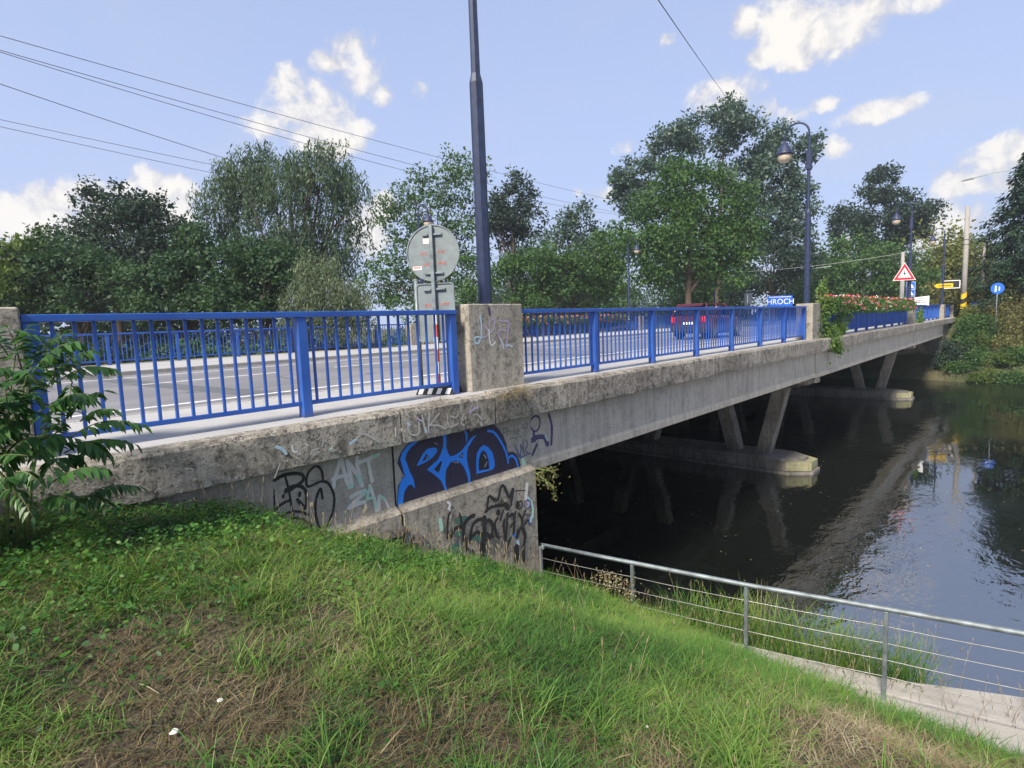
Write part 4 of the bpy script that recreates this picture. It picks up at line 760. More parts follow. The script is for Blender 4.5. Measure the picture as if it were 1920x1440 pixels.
# concrete ledge
OUT = [(6.25, 4.98), (6.52, 3.9), (6.86, 2.52), (7.14, 1.14), (7.68, -.055), (8.45, -1.4), (9.7, -3.6), (12, -7.5)]
mb = MB(); P = OUT + [(x - 1.4, y - .15) for x, y in OUT[::-1]]; mb.prism(P, 'z', -4.9, -3.215)
tag(mb.build('concrete_ledge', M['ledge']), 'pale concrete ledge along the water below the cable railing', kind='structure')
sk = thing('wooden_stake', 'short dark wooden stake standing at the edge of the water', 'stake', (7.72, .95, -4.4))
mb = MB(); mb.tube([(7.72, .95, -4.6), (7.73, .95, -3.62)], [.05, .045], 8); mb.build('stake_shaft', M['bark'], sk)
mb = MB(); mb.tube([(7.73, .95, -3.62), (7.73, .95, -3.575)], [.045, .036], 8); mb.build('stake_top', M['straw'] if 'straw' in M else M['yellow'], sk)

# ---------------------------------------------------------------- far signs and poles
def flatsign(name, label, cat, loc, rz, parts, group=None, post=None):
    t = thing(name, label, cat, loc, group, rz)
    if post: mb = MB(); mb.tube([(post[0], .035, post[1]), (post[0], .035, post[2])], .028, 8); mb.build('post', M['zinc'], t, world=False)
    for (nm, m, poly, y0, y1) in parts:
        mb = MB(); mb.prism(poly, 'y', y0, y1); mb.build(nm, M[m], t, world=False)
    return t
def tri(r, cz): return [(r * math.cos(math.radians(a)), cz + r * math.sin(math.radians(a))) for a in (90, 210, 330)]
fac = -math.radians(62)      # signs face traffic coming off the far bank towards the camera
cz = 2.92
ts = flatsign('warning_sign', 'white triangle with red border and a walking figure, pedestrian crossing warning', 'traffic sign', (41.05, 5.98, 0), fac,
         [('plate', 'white', tri(.70, cz), 0, .01), ('red_border', 'signred', tri(.645, cz), -.004, -.001), ('field', 'white', tri(.40, cz), -.008, -.005)], post=(-.0, 0, 2.9))
fig = MB()
disc(fig, .0, cz + .17, .035, -.012, -.009, 10)
for P in ([(-.03, cz + .12), (.035, cz + .12), (.03, cz - .03), (-.025, cz - .03)], [(-.03, cz + .11), (-.02, cz + .06), (-.10, cz + .0), (-.115, cz + .02)], [(.03, cz + .11), (.02, cz + .06), (.09, cz + .0), (.105, cz + .02)],
          [(-.025, cz - .03), (.0, cz - .03), (-.06, cz - .14), (-.09, cz - .14)], [(.0, cz - .03), (.03, cz - .03), (.085, cz - .14), (.055, cz - .14)]): fig.prism(P, 'y', -.012, -.009)
for k in range(4): fig.prism([(-.25 + k * .14, cz - .185), (-.18 + k * .14, cz - .185), (-.19 + k * .14, cz - .15), (-.23 + k * .14, cz - .15)], 'y', -.012, -.009)
fig.build('walking_figure', M['black'], ts, world=False)
bs = thing('crossing_sign', 'blue plate with two white triangles, pedestrian crossing sign on a thin post', 'traffic sign', (42.35, 5.83, 0), None, fac)
mb = MB(); mb.tube([(0, .035, 0), (0, .035, 2.62)], .028, 8); mb.build('post', M['zinc'], bs, world=False)
for zc in (2.28, 1.82):
    mb = MB(); mb.prism(rrect(-.24, .24, zc - .225, zc + .225, .03), 'y', 0, .008); mb.build('rim_plate', M['white'], bs, world=False)
    mb = MB(); mb.prism(rrect(-.225, .225, zc - .21, zc + .21, .03), 'y', -.004, -.001); mb.build('blue_plate', M['signblue'], bs, world=False)
    mb = MB(); mb.prism([(-.17, zc - .13), (.17, zc - .13), (0, zc + .16)], 'y', -.008, -.005); mb.build('white_triangle', M['white'], bs, world=False)
    mb = MB(); mb.prism([(-.02, zc - .1), (.03, zc - .1), (.02, zc + .06), (-.015, zc + .06)], 'y', -.012, -.009); mb.build('walking_figure', M['black'], bs, world=False)
flatsign('direction_sign', 'yellow arrow sign fixed to a street lamp', 'direction sign', (57.3, 5.62, 2.6), fac,
         [('arrow_plate', 'yellow', [(-.75, 0), (-.55, .16), (.55, .16), (.55, -.16), (-.55, -.16)], 0, .03), ('lettering', 'black', [(-.45, .03), (.4, .03), (.4, -.03), (-.45, -.03)], -.004, -.001)])
aw = flatsign('direction_sign', 'pale arrow board above the railing right of the flower boxes', 'direction sign', (47.5, 6.0, 0), fac,
         [('arrow_plate', 'white', [(-.58, 1.42), (-.3, 1.62), (.55, 1.70), (.55, 1.05), (-.3, 1.1), (-.3, 1.3)], 0, .03),
          ('lettering', 'signback', [(-.2, 1.55), (.4, 1.58), (.4, 1.53), (-.2, 1.5)], -.004, -.001), ('lettering', 'signback', [(-.2, 1.42), (.4, 1.44), (.4, 1.39), (-.2, 1.37)], -.004, -.001), ('lettering', 'signback', [(-.2, 1.28), (.4, 1.28), (.4, 1.23), (-.2, 1.23)], -.004, -.001)], post=(.1, 0, 1.2))
rs = flatsign('path_sign', 'round blue sign with two white walking figures on a thin post', 'traffic sign', (54.6, 2.30, -.9), fac - .2,
         [('blue_plate', 'signblue', [(.40 * math.cos(2 * math.pi * k / 24), 3.0 + .40 * math.sin(2 * math.pi * k / 24)) for k in range(24)], 0, .01),
          ('figure', 'white', [(-.16, 2.78), (-.06, 2.78), (-.07, 3.2), (-.14, 3.2)], -.004, -.001), ('figure', 'white', [(.07, 2.83), (.14, 2.83), (.13, 3.12), (.08, 3.12)], -.004, -.001)], post=(0, 0, 3.1))
flatsign('parking_sign', 'small blue square parking sign low beside the striped pole', 'traffic sign', (60.5, 3.9, -.1), fac,
         [('blue_plate', 'signblue', rrect(-.28, .28, .75, 1.3, .04), 0, .01), ('letter_mark', 'white', [(-.1, .85), (.12, .85), (.12, 1.2), (-.1, 1.2)], -.004, -.001)], post=(0, 0, 1.0))
cp = thing('concrete_pole', 'thick grey concrete pole with yellow and black stripes at its foot', 'utility pole', (60, 4.62, -.1))
mb = MB(); mb.tube([(60, 4.62, -.5), (60, 4.62, 8.9)], [.205, .155], 14); mb.build('shaft', M['greypole'], cp)
for k in range(5):
    mb = MB(); z0 = .05 + k * .40; r0 = .212 - .005 * z0
    V = []; n = 16
    for j in range(n + 1):
        a = 2 * math.pi * j / n; dz = .16 * math.cos(a + .6)
        for zz in (z0, z0 + .399): V.append((60 + r0 * math.cos(a), 4.62 + r0 * math.sin(a), max(-.1, zz + dz)))
    mb.add(V, [(2 * j, 2 * j + 2, 2 * j + 3, 2 * j + 1) for j in range(n)]); mb.build('warning_band', M['yellow' if k % 2 == 0 else 'black'], cp)
for z in (5.9, 6.3): mb = MB(); mb.tube([(60, 4.62, z - .03), (60, 4.62, z + .03)], .19, 14); mb.build('clamp_ring', M['zinc'], cp)
fs_ = flatsign('frame_sign', 'dark rectangular board in a white frame fixed to the striped concrete pole', 'sign', (59.85, 4.75, 2.4), fac,
         [('board', 'black', [(-1.3, .05), (-.2, .05), (-.2, .6), (-1.3, .6)], .0, .03), ('frame', 'white', [(-1.36, 0), (-.14, 0), (-.14, .06), (-1.36, .06)], -.02, .05), ('frame', 'white', [(-1.36, .6), (-.14, .6), (-.14, .66), (-1.36, .66)], -.02, .05),
          ('frame', 'white', [(-1.36, .06), (-1.30, .06), (-1.30, .6), (-1.36, .6)], -.02, .05), ('frame', 'white', [(-.20, .06), (-.14, .06), (-.14, .6), (-.20, .6)], -.02, .05), ('bracket', 'zinc', [(-.2, .28), (.1, .28), (.1, .34), (-.2, .34)], .06, .1)])
def pole(label, x, y, z0, z1, r0, r1, m, name='utility_pole', n=10):
    t = thing(name, label, 'utility pole', (x, y, z0)); mb = MB(); mb.tube([(x, y, z0 - .3), (x, y, z1)], [r0, r1], n); mb.build('shaft', M[m], t); return t
pl1 = pole('pale concrete pole rising above the left end of the red flowers', 84, 18.35, -.1, 10.3, .22, .16, 'greypole')
pl2 = pole('pale concrete pole just behind the red triangle sign', 58, 8.6, -.1, 5.6, .19, .12, 'greypole')
pole('thin pale concrete pole standing right of the striped pole', 64, 3.68, -.1, 6.2, .16, .09, 'greypole')
pole('bare wooden pole between the big tree and the street lamp', 90, 33.2, -.1, 11.5, .20, .14, 'greypole')
sl = thing('road_light', 'tall street light whose thin arm reaches out in front of the cloud at right', 'street light', (63, 1.9, -.1))
mb = MB(); mb.tube([(63, 1.9, -.5), (63, 1.9, 8), (63, 1.9, 11.6)], [.09, .075, .06], 8); mb.build('pole', M['palegreen'], sl)
mb = MB(); mb.tube([(63, 1.9, 11.4), (62.95, 2.3, 11.75), (62.8, 3.2, 11.72), (62.6, 4.6, 11.5)], .035, 6); mb.build('arm', M['palegreen'], sl)
mb = MB(); mb.prism([(4.45, 11.44), (4.6, 11.56), (5.0, 11.5), (5.35, 11.42), (5.2, 11.38)], 'x', 62.45, 62.7); mb.build('lamp_head', M['zinc'], sl)
gt = thing('cantilever_gantry', 'pale green steel post with a braced horizontal arm at the far end of the bridge', 'gantry', (66, 21.5, -.1))
mb = MB(); mb.tube([(66, 21.5, -.4), (66, 21.5, 5.3)], .07, 8); mb.build('post', M['palegreen'], gt)
mb = MB(); mb.tube([(66, 21.5, 5.2), (66, 15.9, 5.5)], .05, 8); mb.build('arm', M['palegreen'], gt)
mb = MB(); mb.tube([(66, 21.5, 3.9), (66, 19.2, 5.3)], .035, 8); mb.build('brace', M['palegreen'], gt)
bn = thing('banner_sign', 'blue banner board lettered HROCH beyond the end of the railing', 'sign', (58.4, 18.4, .46), rz=math.radians(-48)); bn.scale = (.8, .8, .8)
mb = MB(); mb.box(-1.55, 1.45, 0, .05, 1.2, 2.66, .01); mb.build('board', M['signblue'], bn, world=False)
text_mesh('HROCH', .92, M['lettering'], bn, (0, -.004, 1.93))
mb = MB()
for k in range(14): mb.box(-1.35 + k * .19, -1.23 + k * .19 + .04 * random.random(), -.006, -.001, 2.47, 2.56)
mb.build('small_lettering', M['lettering'], bn, world=False)
for xx in (-1.3, 1.2): mb = MB(); mb.box(xx - .04, xx + .04, .055, .12, -.9, 1.9); mb.build('leg', M['zinc'], bn, world=False)
flatsign('small_plate_sign', 'small grey plate on a thin post in front of the blue banner', 'sign', (50.2, 15.2, 0), -.8, [('plate', 'signback', rrect(-.32, .32, 1.75, 2.75, .04), 0, .02), ('lettering', 'white', [(-.1, 1.9), (-.02, 1.9), (-.02, 2.6), (-.1, 2.6)], -.004, -.001)], post=(0, 0, 2.6)).location.y = 18.45

# overhead wires, each sagging between its supports
WL = ['topmost overhead wire crossing the sky from the upper left', 'second overhead wire, thicker, just below the topmost one', 'thin wire that parts below the second overhead wire', 'middle overhead wire ending behind the willow', 'fourth overhead wire running low behind the willow', 'lowest of the overhead wires at the left edge', 'single wire slanting down from the top edge to the tall tree']
for (A, B, sag), lab in zip(WIRES, WL):
    A = Vector(A); B = Vector(B); mb = MB(); pts = []
    if lab.startswith('single'): A = A + (A - B) * .6
    for s in range(41):
        t = s / 40; p = A.lerp(B, t); p.z -= sag * 4 * t * (1 - t); pts.append(p)
    mb.tube(pts, .014, 5); tag(mb.build('overhead_wire', M['cable']), lab, 'wire', 'overhead wires')
mb = MB(); A = Vector((84, 18.35, 8.6)); B = Vector((58, 8.6, 5.2))
mb.tube([A.lerp(B, s / 20) - Vector((0, 0, .7 * 4 * (s / 20) * (1 - s / 20))) for s in range(21)], .02, 5); tag(mb.build('overhead_wire', M['wire']), 'short pale span wire sagging between two pale concrete poles', 'wire', 'overhead wires')
mb = MB(); A = Vector((60, 4.62, 5.9)); B = Vector((41.5, 5.78, 5.0))
mb.tube([Vector((60, 4.62, 6.2)).lerp(Vector((57.3, 23.9, 5.2)), s / 20) - Vector((0, 0, .5 * 4 * (s / 20) * (1 - s / 20))) for s in range(21)], .015, 5); tag(mb.build('overhead_wire', M['wire']), 'span wire from the striped concrete pole across the road', 'wire', 'overhead wires')

# ---------------------------------------------------------------- red car on the bridge
car = thing('parked_car' if False else 'red_car', 'dark red hatchback driving away behind the railing bars', 'car', (26.0, 11.38, -.1))
m_, t_, p_ = mat('car_paint'); p_.inputs['Base Color'].default_value = (.065, .007, .012, 1); p_.inputs['Roughness'].default_value = .28; p_.inputs['Coat Weight'].default_value = .6; M['carred'] = m_
m_, t_, p_ = mat('car_glass'); p_.inputs['Base Color'].default_value = (.015, .02, .025, 1); p_.inputs['Roughness'].default_value = .05; M['glass'] = m_
def car_body():
    st = [(-2.12, .42, .78, .60), (-2.16, .34, .98, .74), (-2.05, .28, 1.05, .86), (-1.5, .24, 1.06, .89), (-.5, .22, 1.04, .90), (.6, .22, 1.02, .90), (1.2, .24, .98, .88), (1.8, .28, .86, .82), (2.12, .36, .72, .66)]
    V = []; n = 12
    for (x, zb, zt, w) in st:
        for (fy, fz) in ((-.82, 0), (-1, .18), (-1.02, .5), (-1, .8), (-.94, .97), (-.6, 1.0), (.6, 1.0), (.94, .97), (1, .8), (1.02, .5), (1, .18), (.82, 0)):
            V.append((x, fy * w, zb + (zt - zb) * fz))
    F = [tuple(range(n)), tuple(range(len(V) - 1, len(V) - n - 1, -1))]
    for i in range(len(st) - 1):
        for k in range(n): F.append((i * n + k, (i + 1) * n + k, (i + 1) * n + (k + 1) % n, i * n + (k + 1) % n))
    return V, F
V, F = car_body(); mb = MB(); mb.add(V, F, True); mb.build('body', M['carred'], car, world=False)
def cabin(s, z1, name, m, inset=0):
    low = [(-2.08, .80), (-1.6, .86), (0.5, .86), (1.15, .80)]; 
    base_ = [(-2.06, 1.0, .80), (1.05, .985, .80)]; 
    V = [(-2.04 * s, -.80 * s, .98), (-2.04 * s, .80 * s, .98), (1.10 * s, .80 * s, .98), (1.10 * s, -.80 * s, .98), (-1.72 * s, -.62 * s, z1), (-1.72 * s, .62 * s, z1), (.15 * s, .60 * s, z1 + .03), (.15 * s, -.60 * s, z1 + .03)]
    bm = bmesh.new(); vs = [bm.verts.new(v) for v in V]
    for f in [(0, 1, 2, 3), (4, 7, 6, 5), (0, 4, 5, 1), (1, 5, 6, 2), (2, 6, 7, 3), (3, 7, 4, 0)]: bm.faces.new([vs[i] for i in f])
    bmesh.ops.recalc_face_normals(bm, faces=bm.faces); bmesh.ops.bevel(bm, geom=bm.edges[:], offset=.07, segments=3, affect='EDGES')
    me = bpy.data.meshes.new(name); bm.to_mesh(me); bm.free(); me.materials.append(m)
    for p in me.polygons: p.use_smooth = True
    o = link(bpy.data.objects.new(name, me)); o.parent = car
cabin(1.0, 1.50, 'window_glass', M['glass'])
rf_ = MB(); rf_.box(-1.98, .28, -.60, .60, 1.50, 1.575, .03); rf_.build('roof', M['carred'], car, world=False)
for sy in (-1, 1):
    for (a, b) in (((-2.06, .83, .98), (-1.70, .635, 1.52)), ((-.75, .855, 1.0), (-.80, .66, 1.53)), ((1.12, .82, .98), (.2, .62, 1.55))):
        mb = MB(); mb.tube([(a[0], sy * a[1], a[2]), (b[0], sy * b[1], b[2])], .05, 6); mb.build('roof_pillar', M['carred'], car, world=False)
    for x in (-1.35, 1.3):
        w = MB(); w.tube([(x, sy * .66, .32), (x, sy * .88, .32)], .32, 20, smooth=False); wo_ = w.build('wheel', M['black'], car, world=False)
        r = MB(); r.tube([(x, sy * .86, .32), (x, sy * .895, .32)], .2, 12, smooth=False); r.build('rim', M['zinc'], wo_, world=False)
    mb = MB(); mb.box(-2.19, -2.02, sy * .70 - .11, sy * .70 + .11, .76, 1.0, .03); mb.build('tail_light', M['signred'], car, world=False)
mb = MB(); mb.box(-2.24, -2.08, -.76, .76, .34, .60, .05); mb.build('bumper', M['black'], car, world=False)
mb = MB(); mb.box(-2.20, -2.17, -.26, .26, .66, .77, .004); mb.build('number_plate', M['white'], car, world=False)
mb = MB(); mb.box(-2.045, -1.85, -.60, .60, 1.44, 1.53, .02); mb.build('spoiler', M['carred'], car, world=False)

# ---------------------------------------------------------------- foliage helpers
def unit(v): return v / np.maximum(1e-9, np.linalg.norm(v, axis=-1, keepdims=True))
def leaf_quads(c, d, L, wd, nrm=None):
    """pointed leaves: base at c, tip along d; L length, wd width"""
    n = len(c); L = np.broadcast_to(L, n)[:, None]; wd = np.broadcast_to(wd, n)[:, None]
    d = unit(d)
    if nrm is None: nrm = RNG.normal(size=(n, 3))
    s = unit(np.cross(d, nrm)); up = np.cross(s, d)
    tip = c + d * L; mid = c + d * L * .45 - up * L * .08
    V = np.stack([c, mid + s * wd * .5, tip - up * L * .12, mid - s * wd * .5], 1).reshape(-1, 3)
    return V
def leaves_obj(name, Vs, m, parent, world=True):
    V = np.concatenate(Vs) if isinstance(Vs, list) else Vs
    n = len(V) // 4
    return npmesh(name, V, np.arange(n * 4), np.full(n, 4), m, parent, world=world)
def clumps_from_lobes(lobes, k, rin=.35):
    P = []; R = []
    for (x, y, z, rx, rz) in lobes:
        n = max(3, int(k * (rx * rz) ** .5)) if k < 6 else k
        u = unit(RNG.normal(size=(n, 3))); r = (rin + (1 - rin) * RNG.random(n) ** .6)[:, None]
        r = r * RNG.uniform(.9, 1.22, (n, 1)); P.append(np.array([x, y, z]) + u * r * np.array([rx, rx, rz])); R.append((rx * rz) ** .5 * RNG.uniform(.45, 1.25, n))
    return np.concatenate(P), np.concatenate(R)
def limb_tubes(mb, base, top, targets, r0, n=6):
    base = Vector(base); top = Vector(top)
    path = []
    for i in range(7):
        t = i / 6; p = base.lerp(top, t); w = .04 * (top - base).length * math.sin(t * 3)
        path.append(p + Vector((w * random.uniform(-.6, .6), w * random.uniform(-.6, .6), 0)))
    mb.tube(path, [r0 * (1 - .75 * i / 6) for i in range(7)], 8)
    for tg in targets:
        tg = Vector(tg); t = random.uniform(.25, .85); i = int(t * 6); s = path[i].lerp(path[min(i + 1, 6)], t * 6 - i)
        m1 = s.lerp(tg, .5) + Vector((0, 0, (tg - s).length * .10)); rr = r0 * (1 - .75 * t) * .55
        mb.tube([s, s.lerp(m1, .5), m1, m1.lerp(tg, .55), tg], [rr, rr * .8, rr * .55, rr * .35, rr * .12], 5)
def tree(key, label, leafm, leaf, n_leaf, style='broad', group=None, trunk=.25, clump=.30, k=9, name='leafy_tree', cat='tree', bare=0.0):
    (bx, by, bz), lobes = TREES[key]; lobes = [(a, b, c, d * .86, e * .84) for a, b, c, d, e in lobes]
    bz = float(ground_z(bx, by)) if not (5 < by < 25) else -.4
    t = thing(name, label, cat, (bx, by, bz), group)
    cen = np.array([[l[0], l[1], l[2]] for l in lobes]); top = cen.mean(0); top[2] = bz + (cen[:, 2].max() - bz) * .86
    P, R = clumps_from_lobes(lobes, int(k * 1.7))
    tg = [P[i] for i in RNG.choice(len(P), min(len(P), 16), replace=False)]
    mb = MB(); limb_tubes(mb, (bx, by, bz - .2), (top[0] * .7 + bx * .3, top[1] * .7 + by * .3, top[2]), tg, trunk); mb.build('trunk', M['bark'], t)
    w = R ** 2 / (R ** 2).sum(); cnt = np.maximum(3, (w * n_leaf * 1.35).astype(int))
    idx = np.repeat(np.arange(len(P)), cnt); n = len(idx)
    off = unit(RNG.normal(size=(n, 3))) * (RNG.random(n) ** .75 * 2.1 * R[idx] * clump)[:, None] * np.array([1, 1, .75])
    if style == 'willow':
        # hanging strands: leaves strung below the clump
        h = RNG.random(n) ** .8
        strand = RNG.integers(0, 14, n); ang = strand * 2.399 + idx
        rad = (R[idx] * (.25 + .3 * ((strand * 7919 + idx * 31) % 17) / 17))
        off = np.stack([np.cos(ang) * rad * (.6 + .4 * h), np.sin(ang) * rad * (.6 + .4 * h), .25 * R[idx] - h * R[idx] * 1.25], 1) + RNG.normal(size=(n, 3)) * .07
        d = RNG.normal(size=(n, 3)) * .5 + np.array([0, 0, -1.0]); wd = leaf * .28
    else:
        d = unit(off) * .7 + RNG.normal(size=(n, 3)) * .7 + np.array([0, 0, -.25]); wd = leaf * .62
    c = P[idx] + off
    s = leaf * (.45 + 1.0 * RNG.random(n) ** 1.4)
    nr = RNG.normal(size=(n, 3)) + np.array([0, 0, .9]) + unit(off) * .5
    leaves_obj('crown', leaf_quads(c, d, s, s * (wd / leaf), nr), LEAF[leafm], t)
    return t
TG = 'trees behind the bridge'
tree('left_light', 'light green bushy tree at the left edge of the tree line', 'light', .22, 9000, k=11, name='bushy_tree')
tree('left_dark', 'dark bluish-green dense tree with a double pointed top at left', 'dark', .24, 17000, k=13, name='dense_tree')
tree('left_small', 'small dark tree top between the dense dark tree and the willow', 'dark', .22, 4500, k=9, name='dense_tree')
tree('left_mid', 'deep green broad tree in front of the dark dense tree', 'deep', .21, 14000, k=14, name='bushy_tree')
tree('left_mid2', 'deep green bushy tree low in front of the willow', 'deep', .21, 16000, k=13, name='bushy_tree')
tree('willow', 'tall drooping grey-green willow with hanging strands', 'willow', .26, 34000, 'willow', k=13, trunk=.38, name='willow_tree')
tree('willow_under', 'dark leafy undergrowth tree at the foot of the willow', 'deep', .2, 9000, k=12, name='bushy_tree')
tree('pale', 'pale silvery green willow bush just above the far railing', 'pale', .17, 14000, 'willow', k=13, trunk=.12, name='willow_bush', cat='bush')
tree('poplar_a', 'loose airy green tree behind the round sign back', 'mid', .34, 14000, k=13, clump=.26, trunk=.3, name='airy_tree')
tree('poplar_b', 'narrow dark tree right of the tall blue lamp pole', 'dark', .34, 7500, k=12, clump=.27, trunk=.28, name='narrow_tree')
tree('center_fill', 'green bushy tree filling the gap right of the tall blue lamp pole', 'mid', .30, 15000, k=12, trunk=.2, name='bushy_tree')
tree('hedge_c', 'light feathery green trees between the narrow dark tree and the big linden', 'grey', .32, 13000, k=12, clump=.28, trunk=.2, name='feathery_tree')
tree('linden', 'big round green linden tree in front of the tall poplar', 'mid', .27, 26000, k=15, trunk=.32, name='linden_tree')
tree('tall', 'tallest grey-green poplar with a wide ragged crown', 'grey', .36, 30000, k=15, clump=.24, trunk=.4, name='poplar_tree')
tree('tall_low', 'bluish dark tree below the tall poplar left of the street lamp', 'dark', .30, 8000, k=12, name='dense_tree')
tree('right', 'dark ragged poplar rising behind the far street lamps', 'dark', .42, 15000, k=14, clump=.26, trunk=.35, name='poplar_tree')
tree('right_low', 'dark green tree mass behind the red flower boxes', 'mid', .33, 15000, k=13, name='dense_tree')
tree('yellow', 'yellow-green airy tree beyond the striped concrete pole', 'yellow', .36, 7000, k=11, clump=.3, name='airy_tree')
tree('olive1', 'olive bush on the far bank below the striped pole', 'olive', .22, 6000, k=12, trunk=.08, name='olive_bush', cat='bush')
tree('olive2', 'dry olive bush at the right edge of the far bank', 'olive', .22, 7000, k=12, trunk=.08, name='olive_bush', cat='bush')
tree('offright', 'tall dark tree standing outside the right edge, mirrored in the river', 'dark', .4, 22000, k=14, trunk=.4, name='dense_tree')
# conifer with drooping tiers of branches
def conifer(key, label, h0, h1, r):
    (bx, by, _), _l = TREES[key]; bz = float(ground_z(bx, by))
    t = thing('conifer_tree', label, 'tree', (bx, by, bz)); mb = MB(); mb.tube([(bx, by, bz - .2), (bx, by, h1)], [.26, .03], 8)
    Vs = []
    nb = 95
    for i in range(nb):
        f = i / nb; z = h0 + (h1 - h0) * f; L = r * (1 - f) ** .8 * random.uniform(.75, 1.15) + .25; a = i * 2.399 + random.uniform(-.3, .3)
        dr = np.array([math.cos(a), math.sin(a), 0]); droop = random.uniform(.15, .55)
        tip = np.array([bx, by, z]) + dr * L - np.array([0, 0, droop * L * .7])
        mb.tube([(bx, by, z), tuple(np.array([bx, by, z]) + dr * L * .5 - np.array([0, 0, droop * L * .15])), tuple(tip)], [.05, .03, .008], 4)
        n = int(150 + 260 * L / r); u = RNG.random(n) ** .7
        c = np.array([bx, by, z]) + dr * (u * L)[:, None]; c[:, 2] -= droop * L * .7 * u ** 1.6
        sd_ = np.array([-dr[1], dr[0], 0]); c = c + sd_ * (RNG.normal(size=n) * .26 * L * (1.05 - u))[:, None] + RNG.normal(size=(n, 3)) * np.array([.16, .16, .22])
        d = dr * .7 + sd_ * RNG.normal(size=(n, 1)) * .8 + np.array([0, 0, -.45]) + RNG.normal(size=(n, 3)) * .15
        Vs.append(leaf_quads(c, d, .34, .13, RNG.normal(size=(n, 3)) * .4 + np.array([0, 0, 1])))
    mb.build('trunk', M['bark'], t); leaves_obj('crown', Vs, LEAF['conifer'], t)
conifer('conifer', 'dark drooping conifer at the right edge of the picture', 1.2, 13.8, 5.4)

# shrubs: hedge beyond the far railing and thickets on the far bank
def shrub(name, label, leafm, c, r, n, leaf, cat='bush', group=None, stems=5):
    x, y, z = c; t = thing(name, label, cat, c, group)
    mb = MB()
    for i in range(stems):
        a = random.uniform(0, 6.28); e = (x + math.cos(a) * r[0] * .5, y + math.sin(a) * r[1] * .5, z + r[2] * random.uniform(.8, 1.5))
        mb.tube([(x, y, z - .25), (x + (e[0] - x) * .4, y + (e[1] - y) * .4, z + (e[2] - z) * .6), e], [.03, .02, .008], 4)
    mb.build('stem', M['bark'], t)
    k = max(7, int(14 * (r[0] * r[1]) ** .5)); u = unit(RNG.normal(size=(k, 3))) * (RNG.random((k, 1)) ** .5); u[:, 2] = np.abs(u[:, 2]) * 1.5
    P = np.array([x, y, z + .05]) + u * np.array([r[0], r[1], r[2]])
    idx = RNG.integers(0, k, n); off = RNG.normal(size=(n, 3)) * .24 * np.array(r)
    cc = P[idx] + off; cc[:, 2] = np.maximum(cc[:, 2], z + .02)
    d = unit(off) + RNG.normal(size=(n, 3)) * .7; s = leaf * (.6 + .8 * RNG.random(n))
    leaves_obj('foliage', leaf_quads(cc, d, s, s * .55, RNG.normal(size=(n, 3)) + np.array([0, 0, .8])), LEAF[leafm], t); return t
HG = 'bushes growing behind the far railing'
for i, (x, y, lm, rz) in enumerate(((2.2, 25.6, 'mid', 1.0), (5.2, 25.8, 'dark', .9), (8.0, 25.7, 'mid', .95), (10.8, 26.0, 'mid', .85), (13.4, 26.0, 'dark', .9), (16.0, 26.2, 'pale', 1.0), (19.2, 26.4, 'mid', .8))):
    shrub('hedge_bush', ['leafy bush behind the far railing at the left end', 'dark bush behind the second far panel', 'green bush behind the far railing seen through the middle bars', 'green bush left of the near post behind the far railing', 'dark bush below the pale willow bush', 'pale bush beside the greenish block', 'low bush right of the round sign post'][i], lm, (x, y, -.75), (1.8, 1.1, rz), 2600, .17, group=HG)
for i, (x, y, lm) in enumerate(((51.6, 3.9, 'mid'), (51.5, 2.6, 'light'), (51.7, 1.2, 'mid'), (51.8, -.2, 'light'), (52.0, -1.6, 'mid'), (52.3, -3.0, 'mid'), (52.6, -4.6, 'dark'), (53.0, 2.0, 'light'), (53.6, -.2, 'mid'), (54.0, 1.4, 'mid'), (55.2, 3.2, 'light'), (56.0, -2.6, 'mid'), (54.6, -4.4, 'mid'), (57.8, 3.9, 'light'))):
    shrub('bank_plant', 'leafy green plant on the far bank near the water', lm, (x, y, max(float(ground_z(x, y)), -4.35) - .05), (1.0, .85, .5), 1900, .15, 'plant', 'green plants along the far waterline')
bank_sh = [(53.0, 4.4, 'dark', (1.0, .8, 1.0)), (53.4, 3.2, 'mid', (1.2, .9, .8)), (54.6, 4.2, 'mid', (1.0, .9, 1.3)), (55.0, 1.8, 'olive', (1.6, 1.2, .8)), (56.6, 3.2, 'mid', (1.6, 1.2, .9)), (56.8, .6, 'olive', (1.9, 1.4, 1.1)), (58.2, 2.0, 'olive', (2.0, 1.5, 1.3)),
           (55.6, -.6, 'olive', (1.8, 1.3, .9)), (53.8, .8, 'mid', (1.4, 1.0, .6)), (53.3, -.9, 'mid', (1.3, 1.0, .6)), (57.6, -1.6, 'olive', (2.0, 1.6, 1.4)), (54.3, -2.4, 'dark', (1.4, 1.2, .8)), (60.5, .6, 'olive', (2.2, 1.8, 1.6)), (59.4, 4.0, 'yellow', (1.4, .9, .8)), (62, 2.6, 'olive', (2.2, 1.6, 1.9)), (52.6, 5.0, 'dark', (.7, .6, 1.2)), (65, 5, 'olive', (2.4, 1.8, 1.7)), (67, 1.5, 'olive', (2.6, 2., 2.2)), (70, 4.2, 'yellow', (2.6, 2., 2.4))]
bl = ['dark ivy-like bush against the far abutment near the water', 'green bush low on the far bank beside the abutment', 'green bush hanging over the corner of the far abutment', 'dry olive bush in the middle of the far slope', 'green bush below the round blue sign', 'dry olive thicket halfway up the slope at right', 'olive thicket at the top of the slope behind the round sign', 'dry bush on the right part of the far slope', 'low green bush close to the far waterline', 'low green bush at the waterline near the right edge', 'tall olive thicket at the right edge of the slope', 'dark low bush right at the picture edge above the water', 'olive thicket below the conifer', 'yellow-green bush at the foot of the striped pole', 'olive thicket behind the thin pale pole', 'ivy hanging on the end face of the far abutment', 'olive bushes behind the yellow arrow sign', 'olive bushes behind the round blue sign', 'yellowish bushes far behind the striped pole']
